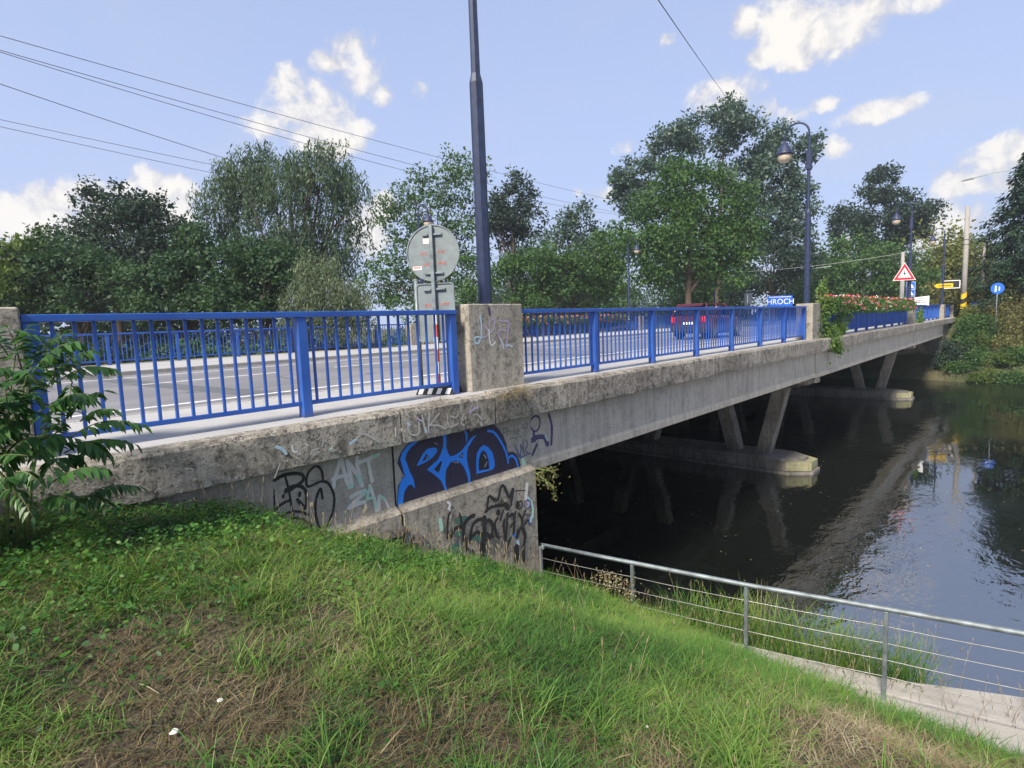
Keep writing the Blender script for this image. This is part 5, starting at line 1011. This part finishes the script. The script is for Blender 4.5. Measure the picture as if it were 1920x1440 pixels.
for (x, y, lm, r), lab in zip(bank_sh, bl):
    shrub('bank_bush', lab, lm, (x, y, float(ground_z(x, y)) - .1), r, int(1500 + 900 * r[0] * r[2]), .17 if x < 60 else .22, group='bushes on the far river bank')
# tall hedge of far trees closing the horizon upstream and behind the road
for (x, y, r, h, lm, lab) in ((57, 66, 7, 9, 'mid', 'leafy trees on the far shore left of the round sign'), (60, 54, 7, 8, 'grey', 'leafy trees on the far shore behind the tall blue lamp pole'), (62, 44, 6, 8, 'mid', 'leafy trees on the far shore left of the big linden'), (76, 34, 7, 9, 'mid', 'leafy trees behind the big linden'), (86, 22, 6, 8, 'mid', 'leafy trees behind the swan-neck street lamp'), (92, 10, 7, 9, 'yellow', 'yellowish trees behind the far lamps at right'), (64, 60, 9, 5.5, 'mid', 'low tree belt on the far shore behind the round sign'), (74, 46, 9, 5, 'grey', 'low tree belt on the far shore behind the narrow dark tree'), (82, 36, 8, 5, 'mid', 'undergrowth belt below the big linden'), (96, 26, 8, 6, 'dark', 'dark undergrowth belt behind the blue banner'), (112, 14, 9, 6, 'dark', 'dark tree belt closing the road behind the flowers'), (100, 3, 8, 5.5, 'olive', 'olive tree belt behind the yellow arrow sign'), (40, 84, 10, 6, 'dark', 'dark tree belt far upstream behind the willow'), (12, 52, 9, 5, 'dark', 'dark tree belt behind the left trees')):
    z = float(ground_z(x, y)); shrub('tree_belt', lab, lm, (x, y, max(z, -3)), (r, r * .7, h * .75), 9000, .45, 'trees', 'tree belts on the horizon', 9)

# ---------------------------------------------------------------- flower boxes
def make_box():
    t = thing('flower_box', 'x', 'flower box'); mb = MB()
    mb.prism([(-.26, .80), (-.22, 1.08), (.02, 1.08), (-.0, .80)], 'x', -.94, .94); mb.build('planter', M['lampblue'], t, world=False)
    n = 2200; c = np.stack([RNG.uniform(-1.0, 1.0, n), RNG.normal(size=n) * .15 - .10, 0], 1) if False else np.stack([RNG.uniform(-1.0, 1.0, n), RNG.normal(size=n) * .15 - .10, 1.02 + RNG.random(n) ** 1.2 * .36], 1)
    hang = RNG.random(n) < .35; c[hang, 2] -= RNG.random(hang.sum()) * .30; c[hang, 1] -= .16
    leaves_obj('foliage', leaf_quads(c, RNG.normal(size=(n, 3)) + np.array([0, -.3, .2]), .07, .06, RNG.normal(size=(n, 3)) + np.array([0, -.5, .6])), LEAF['mid'], t, world=False)
    for nm, m_, k in (('red_blossom', 'fl_red', 22), ('pink_blossom', 'fl_pink', 26), ('white_blossom', 'fl_white', 15), ('orange_blossom', 'fl_orange', 14)):
        cc = np.stack([RNG.uniform(-.98, .98, k), RNG.normal(size=k) * .15 - .12, 1.14 + RNG.random(k) * .30], 1); Vs = []
        low = RNG.random(k) < .25; cc[low, 2] -= .25; cc[low, 1] -= .12
        ci = np.repeat(np.arange(k), 9); off = unit(RNG.normal(size=(len(ci), 3))) * .028
        leaves_obj(nm, leaf_quads(cc[ci] + off, off + RNG.normal(size=off.shape) * .02, .045, .05), M[m_], t, world=False)
    return t
for k_, c_ in dict(fl_red=(.62, .03, .03), fl_pink=(.75, .16, .30), fl_white=(.78, .72, .70), fl_orange=(.75, .18, .05)).items(): M[k_] = flat(k_, c_, .6, 0, .1)
FL = ['first flower box beside the vine pillar', 'second flower box from the vine pillar', 'third flower box from the vine pillar', 'fourth flower box from the vine pillar', 'fifth flower box from the vine pillar', 'sixth flower box from the vine pillar', 'seventh flower box from the vine pillar', 'eighth flower box from the vine pillar', 'last flower box before the triangle sign']
boxes = []
for k in range(9):
    o = make_box(); boxes.append(o)
    o.location = (22.7 + 2.009 * k, 5.60, .05 * random.random()); tag(o, FL[k] + ', full of red and pink blossoms', 'flower box', 'flower boxes hung on the near railing')
for k in range(9):
    o = copy_tree(boxes[(k * 5) % 9]); o.location = (20.6 + 2.09 * k, 23.45, -.12); tag(o, 'flower box hung on the far railing behind the road', 'flower box', 'flower boxes hung on the far railing')

# ---------------------------------------------------------------- vine on the pillar
def vine(label, paths, n, leaf, spread, mat_='vine'):
    t = thing('climbing_vine', label, 'climbing plant', paths[0][0]); mb = MB(); Cs = []
    for p in paths:
        mb.tube(p, .012, 5); P = np.array(p); k = n // len(paths)
        s = RNG.random(k) * (len(P) - 1); i = s.astype(int); f = (s - i)[:, None]
        Cs.append(P[i] * (1 - f) + P[np.minimum(i + 1, len(P) - 1)] * f + RNG.normal(size=(k, 3)) * np.array(spread))
    mb.build('stem', M['stem'], t); c = np.concatenate(Cs); k = len(c)
    leaves_obj('foliage', leaf_quads(c, RNG.normal(size=(k, 3)) * .6 + np.array([-.2, -.3, -.7]), leaf * (.6 + .7 * RNG.random(k)), leaf * .6, RNG.normal(size=(k, 3)) * .6 + np.array([-.4, -1, .5])), LEAF[mat_], t)
vine('green vine climbing the pillar under the tall street lamp', [[(21.3, 5.42, -.1), (21.4, 5.4, .5), (21.5, 5.42, 1.0), (21.55, 5.5, 1.5), (21.65, 5.5, 1.95)], [(21.9, 5.3, -.1), (21.9, 5.35, .45), (21.8, 5.4, 1.0), (21.75, 5.45, 1.35)], [(21.3, 5.25, .0), (21.8, 5.15, -.1), (21.9, 5.07, -.40)], [(21.6, 5.2, .1), (22.3, 5.25, .05), (22.8, 5.3, .25)], [(21.7, 5.35, -.1), (21.75, 5.3, .6), (21.8, 5.35, 1.4)], [(21.5, 5.1, -.05), (22.0, 5.05, -.25), (22.3, 5.05, -.38)]], 1300, .13, (.20, .08, .12))
vine('vine shoots spreading over the railing right of the vine pillar', [[(22.8, 5.4, .05), (23.5, 5.45, .5), (24.2, 5.45, .9), (24.6, 5.4, 1.15)], [(22.6, 5.4, .1), (23.6, 5.5, .3), (24.6, 5.5, .45)], [(23.9, 5.5, .6), (24.0, 5.4, .2)], [(22.4, 5.3, .0), (23.6, 5.3, .15), (24.6, 5.35, .5), (25.4, 5.4, .95)]], 700, .13, (.18, .06, .11))
vine('small plant growing on the coping beyond the flower boxes', [[(42.0, 5.35, .0), (42.5, 5.4, .4), (43.0, 5.45, .7)], [(42.0, 5.3, .0), (43.6, 5.35, .1)], [(42.4, 5.3, 0), (43.6, 5.4, .85)]], 260, .17, (.25, .06, .12))
vine('straggly dry twigs and leaves at the corner below the girder', [[(6.02, 5.25, -1.16), (6.2, 5.05, -1.22), (6.30, 4.98, -1.30)], [(6.0, 5.2, -1.20), (6.12, 5.0, -1.38), (6.22, 4.95, -1.62)], [(6.02, 5.2, -1.3), (6.25, 5.1, -1.42)], [(6.05, 5.2, -1.25), (6.4, 5.1, -1.20)]], 170, .045, (.05, .05, .05), 'olive')
def twigs(label, c, n, L, m, cat='weed'):
    t = thing('dry_weed', label, cat, c); mb = MB()
    for i in range(n):
        p = Vector(c) + Vector((random.uniform(-.16, .16), random.uniform(-.02, .02), 0)); d = Vector((random.uniform(-1, 1), random.uniform(-.9, -.1), random.uniform(-.35, .7))).normalized(); l = L * random.uniform(.4, 1)
        q = p + d * l * .5 + Vector((0, 0, .03)); e = p + d * l - Vector((0, 0, .05)); mb.tube([p, q, e], [.0022, .0018, .001], 4)
        for j in range(3): s = p.lerp(e, random.uniform(.3, .9)); mb.tube([s, s + Vector((random.uniform(-1, 1), random.uniform(-.5, .2), random.uniform(-.4, .8))).normalized() * .06], [.0014, .0006], 4)
    mb.build('twig', LEAF[m], t)
twigs('tangle of dry twigs at the coping joint below the lilac-lettered pillar', (5.55, 5.08, .0), 46, .30, 'straw')
twigs('dry twigs growing from the joint left of the lilac-lettered pillar', (5.22, 5.08, -.05), 22, .25, 'straw')
twigs('small dry weed on the coping before the nearest railing', (4.35, 5.3, .01), 16, .12, 'straw')

# ---------------------------------------------------------------- pinnate plant at left
al = thing('pinnate_shrub', 'leafy shrub with long feather-shaped leaves in front of the left railing', 'shrub', (.42, 4.55, -.45))
mb = MB(); Vs = []
def frond(A, B, w):
    A = np.array(A); B = np.array(B); L = np.linalg.norm(B - A); up = np.array([0, 0, 1.0])
    n = 9; T = np.linspace(0, 1, n); P = A + (B - A) * T[:, None] + up * (np.sin(T * np.pi) * L * .16)[:, None]
    mb.tube([tuple(p) for p in P], [.005 * (1 - .7 * t) for t in T], 5)
    k = 9
    for j in range(k + 1):
        t = .18 + .82 * j / k; i = min(int(t * (n - 1)), n - 2); f = t * (n - 1) - i; c = P[i] * (1 - f) + P[i + 1] * f
        ax = unit(P[i + 1] - P[i]); sd_ = unit(np.cross(ax, up)); LL = .135 * w * (1 - .45 * abs(t - .45))
        for sg_ in ((-1, 1) if j < k else (0,)):
            d = sd_ * sg_ + ax * (.55 if sg_ else 1.2) + np.array([0, 0, -.55 + .25 * random.random()]); d = unit(d + RNG.normal(size=3) * .12)
            nr = up + RNG.normal(size=3) * .25; s_ = unit(np.cross(d, nr)); wd = LL * .30; u2 = np.cross(s_, d)
            a0 = c; m1 = c + d * LL * .3; m2 = c + d * LL * .7 - u2 * .01; tp = c + d * LL - u2 * .03
            Vs.append(np.array([a0, m1 + s_ * wd * .5 + u2 * .006, m2 + s_ * wd * .36 + u2 * .004, tp, m2 - s_ * wd * .36 + u2 * .004, m1 - s_ * wd * .5 + u2 * .006]))
for A, B, w in FRONDS:
    frond(A, B, w)
    for j in range(1):
        r1 = RNG.normal(size=3) * .10; r2 = RNG.normal(size=3) * .12; s = np.array([-.05, .10 + .12 * j, -.06])
        frond(np.array(A) + r1 + s, np.array(B) + r2 + s + (np.array(A) - np.array(B)) * .15, w * .9)
for i in range(26):
    a = np.array([random.uniform(-.25, .35), random.uniform(4.4, 4.95), random.uniform(-.25, .4)]); frond(a, a + np.array([random.uniform(-.25, .3), random.uniform(-.25, .1), random.uniform(-.25, .12)]), .9)
for i in range(6):
    x = .2 + .3 * random.random(); mb.tube([(x, 4.6, -.6), (x + random.uniform(-.1, .1), 4.6, .0), (x + random.uniform(-.3, .2), 4.6, .55)], [.014, .011, .005], 6)
mb.build('stem', M['stem'], al)
V = np.concatenate(Vs); n6 = len(V) // 6
npmesh('leaflets', V, np.arange(n6 * 6), np.full(n6, 6), LEAF['ail'], al)

# ---------------------------------------------------------------- grass and weeds on the near bank
def blades(P, L, W_, lean, curl, seg=2):
    """tapered bent strips; P roots, L lengths, W_ widths"""
    n = len(P); a = RNG.random(n) * 2 * np.pi; dr = np.stack([np.cos(a), np.sin(a), np.zeros(n)], 1); b = a + np.pi / 2 + RNG.normal(size=n) * .5
    sd_ = np.stack([np.cos(b), np.sin(b), np.zeros(n)], 1); up = np.array([0, 0, 1.0])
    V = []
    for s in range(seg):
        t = s / seg; w = W_ * (1 - .45 * t)
        c = P + up * (L * t * (1 - .5 * curl * t))[:, None] + dr * (L * (lean * t + curl * t * t))[:, None]
        V += [c + sd_ * (w * .5)[:, None], c - sd_ * (w * .5)[:, None]]
    t = 1.0; V.append(P + up * (L * (1 - .62 * curl))[:, None] + dr * (L * (lean + curl))[:, None])
    V = np.stack(V, 1); k = V.shape[1]
    base_ = (np.arange(n) * k)[:, None]
    loops = []; sizes = []
    q = []
    for s in range(seg - 1): q.append(base_ + np.array([2 * s, 2 * s + 1, 2 * s + 3, 2 * s + 2]))
    tr = base_ + np.array([2 * (seg - 1), 2 * (seg - 1) + 1, k - 1])
    lo = np.concatenate([*q, tr], 1).ravel(); sz = np.tile([4] * (seg - 1) + [3], n)
    return V.reshape(-1, 3), lo, sz
def ovate(c, d, L, wd, nrm):
    d = unit(d); s_ = unit(np.cross(d, nrm)); u2 = np.cross(s_, d); L = L[:, None]; wd = wd[:, None]
    m1 = c + d * L * .32; m2 = c + d * L * .68 - u2 * L * .04
    return np.stack([c, m1 + s_ * wd * .5 + u2 * L * .07, m2 + s_ * wd * .38 + u2 * L * .03, c + d * L - u2 * L * .14, m2 - s_ * wd * .38 + u2 * L * .03, m1 - s_ * wd * .5 + u2 * L * .07], 1).reshape(-1, 3)
def join(parts):
    V = []; Lp = []; S = []; o = 0
    for v, l, s in parts: V.append(v); Lp.append(l + o); S.append(s); o += len(v)
    return np.concatenate(V), np.concatenate(Lp), np.concatenate(S)
def scatter(n, x0, x1, y0, y1, dens):
    x = RNG.uniform(x0, x1, n); y = RNG.uniform(y0, y1, n); keep = RNG.random(n) < dens(x, y); return x[keep], y[keep]
def inview(x, y):
    # a generous wedge round the visible slope, kept off the ledge and the wall
    xs = x - .55 * np.maximum(0, -y)
    edge = np.interp(y, [-3, 0, .6, 1.2, 2.2, 2.8, 5.1], [7.8, 6.60, 6.40, 6.34, 6.38, 6.50, 6.05])
    wall = np.where(x < 2.45, 5.22, np.where(x < 3.7, 5.02, 4.98))
    return (x < edge + .12 * (fbm(x * 3, y * 3, 77, 2) - .5)) & (y < wall)
dist = lambda x, y: np.hypot(x, y)
def lush(x, y):
    """how green the sward is: patches, greener up the slope towards the wall and down the middle, dry near the viewer and at the right"""
    n1 = fbm(x * 1.1, y * 1.1, 21, 3); n2 = fbm(x * 3.1, y * 3.1, 31, 3)
    ang = np.arctan2(y, x)                      # 0 along +X (right), pi/2 left
    v = .5 + (n1 - .5) * 1.5 + (n2 - .5) * 1.1
    v = v + .5 * sstep(2.2, 3.4, dist(x, y)) - .42 * sstep(.98, 1.35, ang) * sstep(4.3, 3.1, y)
    v = v - .75 * sstep(.36, .10, ang) * sstep(6.2, 4.5, x) + .42 * np.exp(-((ang - .66) / .30) ** 2)
    return np.clip(v, 0, 1)
def fall(x, y, a): d = dist(x, y); return np.clip((2.6 / np.maximum(d, 1.2)) ** a, .0, 1)
# dry thatch
x, y = scatter(240000, -1, 7.2, -1.6, 5.2, lambda x, y: inview(x, y) * fall(x, y, .9) * (.95 - .5 * lush(x, y)))
n = len(x); P = np.stack([x, y, bank(x, y) - .004], 1)
pt = [blades(P, RNG.uniform(.02, .085, n), RNG.uniform(.0022, .006, n), RNG.uniform(.5, 2.4, n), RNG.uniform(.1, .9, n))]
v, l, s = join(pt); tag(npmesh('dry_grass', v, l, s, LEAF['dry']), 'dry brown thatch on the slope', kind='stuff')
# green grass
x, y = scatter(270000, -1, 7.3, -1.6, 5.2, lambda x, y: inview(x, y) * fall(x, y, .75) * (.05 + .95 * sstep(.3, .85, lush(x, y))))
n = len(x); P = np.stack([x, y, bank(x, y) - .004], 1); lu = lush(x, y)
big = fbm(x * 2.2, y * 2.2, 55, 2); steep = sstep(3.4, 5.5, x) * sstep(.3, 1.0, y)
L = RNG.uniform(.035, .125, n) * (.45 + .9 * big) * (.75 + .5 * lu) * (1 + .3 * steep)
pt = [blades(P, L, RNG.uniform(.0022, .0058, n), RNG.uniform(.1, 1.1, n), RNG.uniform(.3, 1.0, n), 3)]
# long arching tufts
tx, ty = scatter(900, .6, 6.7, -.6, 4.9, lambda x, y: inview(x, y) * (.15 + .85 * sstep(.35, .75, lush(x, y))) * (dist(x, y) < 6.6) * np.where(dist(x, y) < 2.2, .45, .6))
k = RNG.integers(10, 34, len(tx)); ii = np.repeat(np.arange(len(tx)), k); n = len(ii)
xx = tx[ii] + RNG.normal(size=n) * .035; yy = ty[ii] + RNG.normal(size=n) * .035
P = np.stack([xx, yy, bank(xx, yy) - .005], 1)
pt.append(blades(P, RNG.uniform(.08, .26, n), RNG.uniform(.0035, .007, n), RNG.uniform(.15, .55, n), RNG.uniform(.3, .95, n), 4))
v, l, s = join(pt); tag(npmesh('green_grass', v, l, s, LEAF['grass']), 'green grass and long tufts on the slope', kind='stuff')
# broad-leaved ground cover, thick below the wall
x, y = scatter(210000, -1, 6.6, -.6, 5.25, lambda x, y: inview(x, y) * (sstep(2.3, 4.3, y) * .6 * sstep(.34, .56, fbm(x * 1.4, y * 1.4, 91, 3) + .10) * sstep(6.0, 4.0, x) + .07 * sstep(.3, .7, lush(x, y)) * fall(x, y, .6)))
n = len(x); lu = fbm(x * 2.5, y * 2.5, 12, 2); h = RNG.random(n) ** 1.2 * (.05 + .20 * lu * sstep(2.4, 4., y))
P = np.stack([x, y, bank(x, y) + h], 1); a = RNG.random(n) * 6.283
d = np.stack([np.cos(a), np.sin(a), RNG.normal(size=n) * .35 + .05], 1); Ls = RNG.uniform(.011, .036, n) * np.where(RNG.random(n) < .08, 1.6, 1.0)
V6 = ovate(P, d, Ls, Ls * RNG.uniform(.45, .85, n), RNG.normal(size=(n, 3)) * .6 + np.array([0, 0, 1]))
o = npmesh('ground_cover', V6, np.arange(n * 6), np.full(n, 6), LEAF['weed']); tag(o, 'broad-leaved weeds below the wall', kind='stuff')
# thinner sward on the rest of the slope, round the viewer
def rest(x, y): return inview(x, y) & ~((x > -1) & (x < 7.2) & (y > -1.6) & (y < 5.2)) & (np.hypot(x, y) > .5)
x, y = scatter(120000, -7, 9.5, -7, 5.2, lambda x, y: rest(x, y) * .8); n = len(x); P = np.stack([x, y, bank(x, y) - .004], 1)
v, l, s = blades(P, RNG.uniform(.04, .16, n), RNG.uniform(.003, .008, n), RNG.uniform(.1, 1.2, n), RNG.uniform(.3, 1., n), 2); tag(npmesh('green_grass', v, l, s, LEAF['grass']), 'short grass round the top of the slope', kind='stuff')
x, y = scatter(90000, -7, 9.5, -7, 5.2, lambda x, y: rest(x, y) * .8); n = len(x); P = np.stack([x, y, bank(x, y) - .004], 1)
v, l, s = blades(P, RNG.uniform(.03, .10, n), RNG.uniform(.003, .007, n), RNG.uniform(.5, 2.2, n), RNG.uniform(.1, .9, n), 2); tag(npmesh('dry_grass', v, l, s, LEAF['dry']), 'dry thatch round the top of the slope', kind='stuff')
# seed stalks along the railing and the wall foot
def stalks(n, fx, L0, L1, name, lab):
    mb = MB(); Vs = []
    for i in range(n):
        x, y, z = fx(); l = random.uniform(L0, L1); a = random.uniform(0, 6.28); k = random.uniform(.05, .35) * l
        p0 = Vector((x, y, z)); p2 = p0 + Vector((math.cos(a) * k, math.sin(a) * k, l)); p1 = p0.lerp(p2, .5) - Vector((math.cos(a) * k * .2, math.sin(a) * k * .2, 0))
        mb.tube([p0, p1, p2], [.0022, .0018, .0012], 4)
        hl = random.uniform(.05, .10); dd = (p2 - p1).normalized(); mb.tube([p2, p2 + dd * hl * .5, p2 + dd * hl], [.0015, .0042, .001], 5)
    return tag(mb.build(name, LEAF['straw']), lab, kind='stuff')
def atbank(x, y): return (x, y, float(bank(x, y)) - .02)
def f1():
    t = random.random(); i = int(t * 3.99); f = t * 4 - i; a, b = HP[i], HP[min(i + 1, 4)]
    x = a[0] + (b[0] - a[0]) * f + random.uniform(.0, .5); y = a[1] + (b[1] - a[1]) * f + random.uniform(-.2, .2); return (x, y, float(bank(min(x, 6.7), y)) - .05)
stalks(130, f1, .22, .5, 'seed_stalks', 'dry seed stalks of grass along the cable railing')
def f2(): x = random.uniform(1.6, 5.7); return atbank(x, 5.25 - random.random() * .35 - (.28 if x > 2.4 else 0))
stalks(150, f2, .12, .38, 'seed_stalks', 'dry grass stalks at the foot of the wall')
def f3(): x = random.uniform(2., 6.2); return atbank(x, random.uniform(.2, 4.))
stalks(70, f3, .15, .35, 'seed_stalks', 'scattered dry stalks in the grass')
# reeds beyond the ledge
n = 2600; t = RNG.random(n); yy = .75 + 2.9 * t ** .9; xx = np.interp(yy, [-.1, 1.14, 2.52, 3.9], [7.68, 7.16, 6.88, 6.54]) + .05 + RNG.random(n) ** 1.5 * .75 * sstep(.5, 1.6, yy)
P = np.stack([xx, yy, np.full(n, -3.75) + RNG.random(n) * .2], 1)
pt = [blades(P, RNG.uniform(.5, 1.05, n) * (.6 + .6 * fbm(xx * 3, yy * 2, 5, 2)), RNG.uniform(.006, .012, n), RNG.uniform(.05, .25, n), RNG.uniform(.1, .5, n), 4)]
v, l, s = join(pt); tag(npmesh('river_reeds', v, l, s, LEAF['grass']), 'green reeds standing between the ledge and the water', kind='stuff')
mb = MB(); mb.prism([(6.5, 4.0), (6.86, 2.5), (7.14, 1.1), (7.45, .5), (7.7, .9), (7.75, 1.9), (7.5, 3.2), (7.0, 4.2)], 'z', -4.9, -3.72); tag(mb.build('mud_bar', M['soil']), 'muddy bar under the reeds', kind='structure')
def f4(): y = random.uniform(.5, 3.4); return (float(np.interp(y, [-.1, 1.14, 2.52, 3.9], [7.68, 7.16, 6.88, 6.54])) + random.uniform(.1, .7), y, -4.1)
stalks(80, f4, .9, 1.35, 'reed_stalks', 'tall reed stalks with seed heads in front of the water')
# pale flowering weed by the second railing post
fw_ = thing('flowering_weed', 'pale yellowish flowering weed by the second post of the cable railing', 'weed', (6.0, 3.85, float(bank(6.0, 3.85)))); mb = MB(); cs = []
for i in range(16):
    x, y = 6.02 + random.uniform(-.12, .16), 3.95 + random.uniform(-.3, .25); z = float(bank(min(x, 6.5), y)); h = random.uniform(.25, .52)
    mb.tube([(x, y, z), (x + random.uniform(-.05, .05), y, z + h * .6), (x + random.uniform(-.1, .1), y + random.uniform(-.1, .1), z + h)], [.003, .0025, .001], 4)
    for j in range(26): cs.append((x + random.gauss(0, .05), y + random.gauss(0, .05), z + h * random.uniform(.55, 1.02)))
mb.build('stem', M['stem'], fw_); cs = np.array(cs); leaves_obj('blossom', leaf_quads(cs, RNG.normal(size=cs.shape), .024, .02), LEAF['straw'], fw_)
# litter
def scrap(x, y, s, label, seed):
    rnd = random.Random(seed); bm = bmesh.new(); bmesh.ops.create_icosphere(bm, subdivisions=2, radius=s)
    for v in bm.verts: v.co = Vector((v.co.x * rnd.uniform(.6, 1.25), v.co.y * rnd.uniform(.6, 1.25), v.co.z * .55 * rnd.uniform(.5, 1.3)))
    me = bpy.data.meshes.new('paper_scrap'); bm.to_mesh(me); bm.free(); me.materials.append(M['g_pale']); o = link(bpy.data.objects.new('paper_scrap', me)); o.location = (x, y, float(bank(x, y)) + s * .5 + .02); tag(o, label, 'litter')
SCR = [(.58, 2.35, .016, 'crumpled white paper scrap in the dry grass at lower left'), (.77, 2.42, .013, 'smaller pale scrap right of the white paper in the dry grass'), (2.35, 1.35, .010, 'pale scrap in the grass at lower right')]
for i, a in enumerate(SCR): scrap(*a, i)

# ---------------------------------------------------------------- thin summer haze over the whole place
mb = MB(); mb.box(-612, 1012, -912, 1012, -8.2, 70); hz = mb.build('haze', M['joint']); hz.data.materials.clear()
hm = bpy.data.materials.new('summer_haze'); hm.use_nodes = True; hn = hm.node_tree; hn.nodes.remove(hn.nodes['Principled BSDF'])
pv_ = hn.nodes.new('ShaderNodeVolumePrincipled'); pv_.inputs['Color'].default_value = (.80, .88, 1.0, 1); pv_.inputs['Density'].default_value = HAZE; pv_.inputs['Anisotropy'].default_value = .2
hn.links.new(pv_.outputs[0], hn.nodes['Material Output'].inputs['Volume']); hz.data.materials.append(hm)
hz.display_type = 'WIRE'; tag(hz, 'thin blue summer haze', kind='stuff')

# grit and dry leaves swept against the kerbs
def grit(n, y0, y1, z):
    x = RNG.uniform(-8, 34, n); keep = RNG.random(n) < sstep(.35, .7, fbm(x * .8, x * 0, 4, 3)); x = x[keep]; k = len(x)
    P = np.stack([x, RNG.normal(size=k) * .5 * (y1 - y0) * .5 + (y0 + y1) / 2, np.full(k, z)], 1); a = RNG.random(k) * 6.283
    return leaf_quads(P, np.stack([np.cos(a), np.sin(a), RNG.random(k) * .3], 1), RNG.uniform(.01, .05, k), RNG.uniform(.01, .03, k), RNG.normal(size=(k, 3)) * .3 + np.array([0, 0, 1]))
tag(leaves_obj('kerb_litter', [grit(5200, 7.95, 8.25, -.095), grit(2600, 18.05, 18.3, -.095), grit(900, 7.5, 7.8, .008)], LEAF['dry'], None), 'grit and dry leaves swept against the kerbs', kind='stuff')

# leaves and specks drifting on the dark water
k = 170; x = RNG.uniform(7.6, 24, k); y = RNG.uniform(-1, 9, k); a = RNG.random(k) * 6.283
o = leaves_obj('floating_leaves', leaf_quads(np.stack([x, y, np.full(k, WATER_Z + .006)], 1), np.stack([np.cos(a), np.sin(a), np.zeros(k)], 1), RNG.uniform(.03, .09, k), RNG.uniform(.02, .05, k), np.tile([0, 0, 1.0], (k, 1))), LEAF['straw'], None)
tag(o, 'pale leaves and specks drifting on the dark water', kind='stuff')
# broken straw and sticks lying in the grass
mb = MB()
for i in range(120):
    x, y = random.uniform(.3, 6.0), random.uniform(.6, 4.9)
    if not bool(inview(np.array([x]), np.array([y]))[0]): continue
    a = random.uniform(0, 6.28); l = random.uniform(.04, .16); p = Vector((x, y, float(bank(x, y)) + .02)); e = p + Vector((math.cos(a) * l, math.sin(a) * l, random.uniform(0, .05))); mb.tube([p, p.lerp(e, .5) + Vector((0, 0, .006)), e], [.003, .0028, .002], 4)
tag(mb.build('straw_litter', LEAF['straw']), 'broken pale straw lying in the grass', kind='stuff')
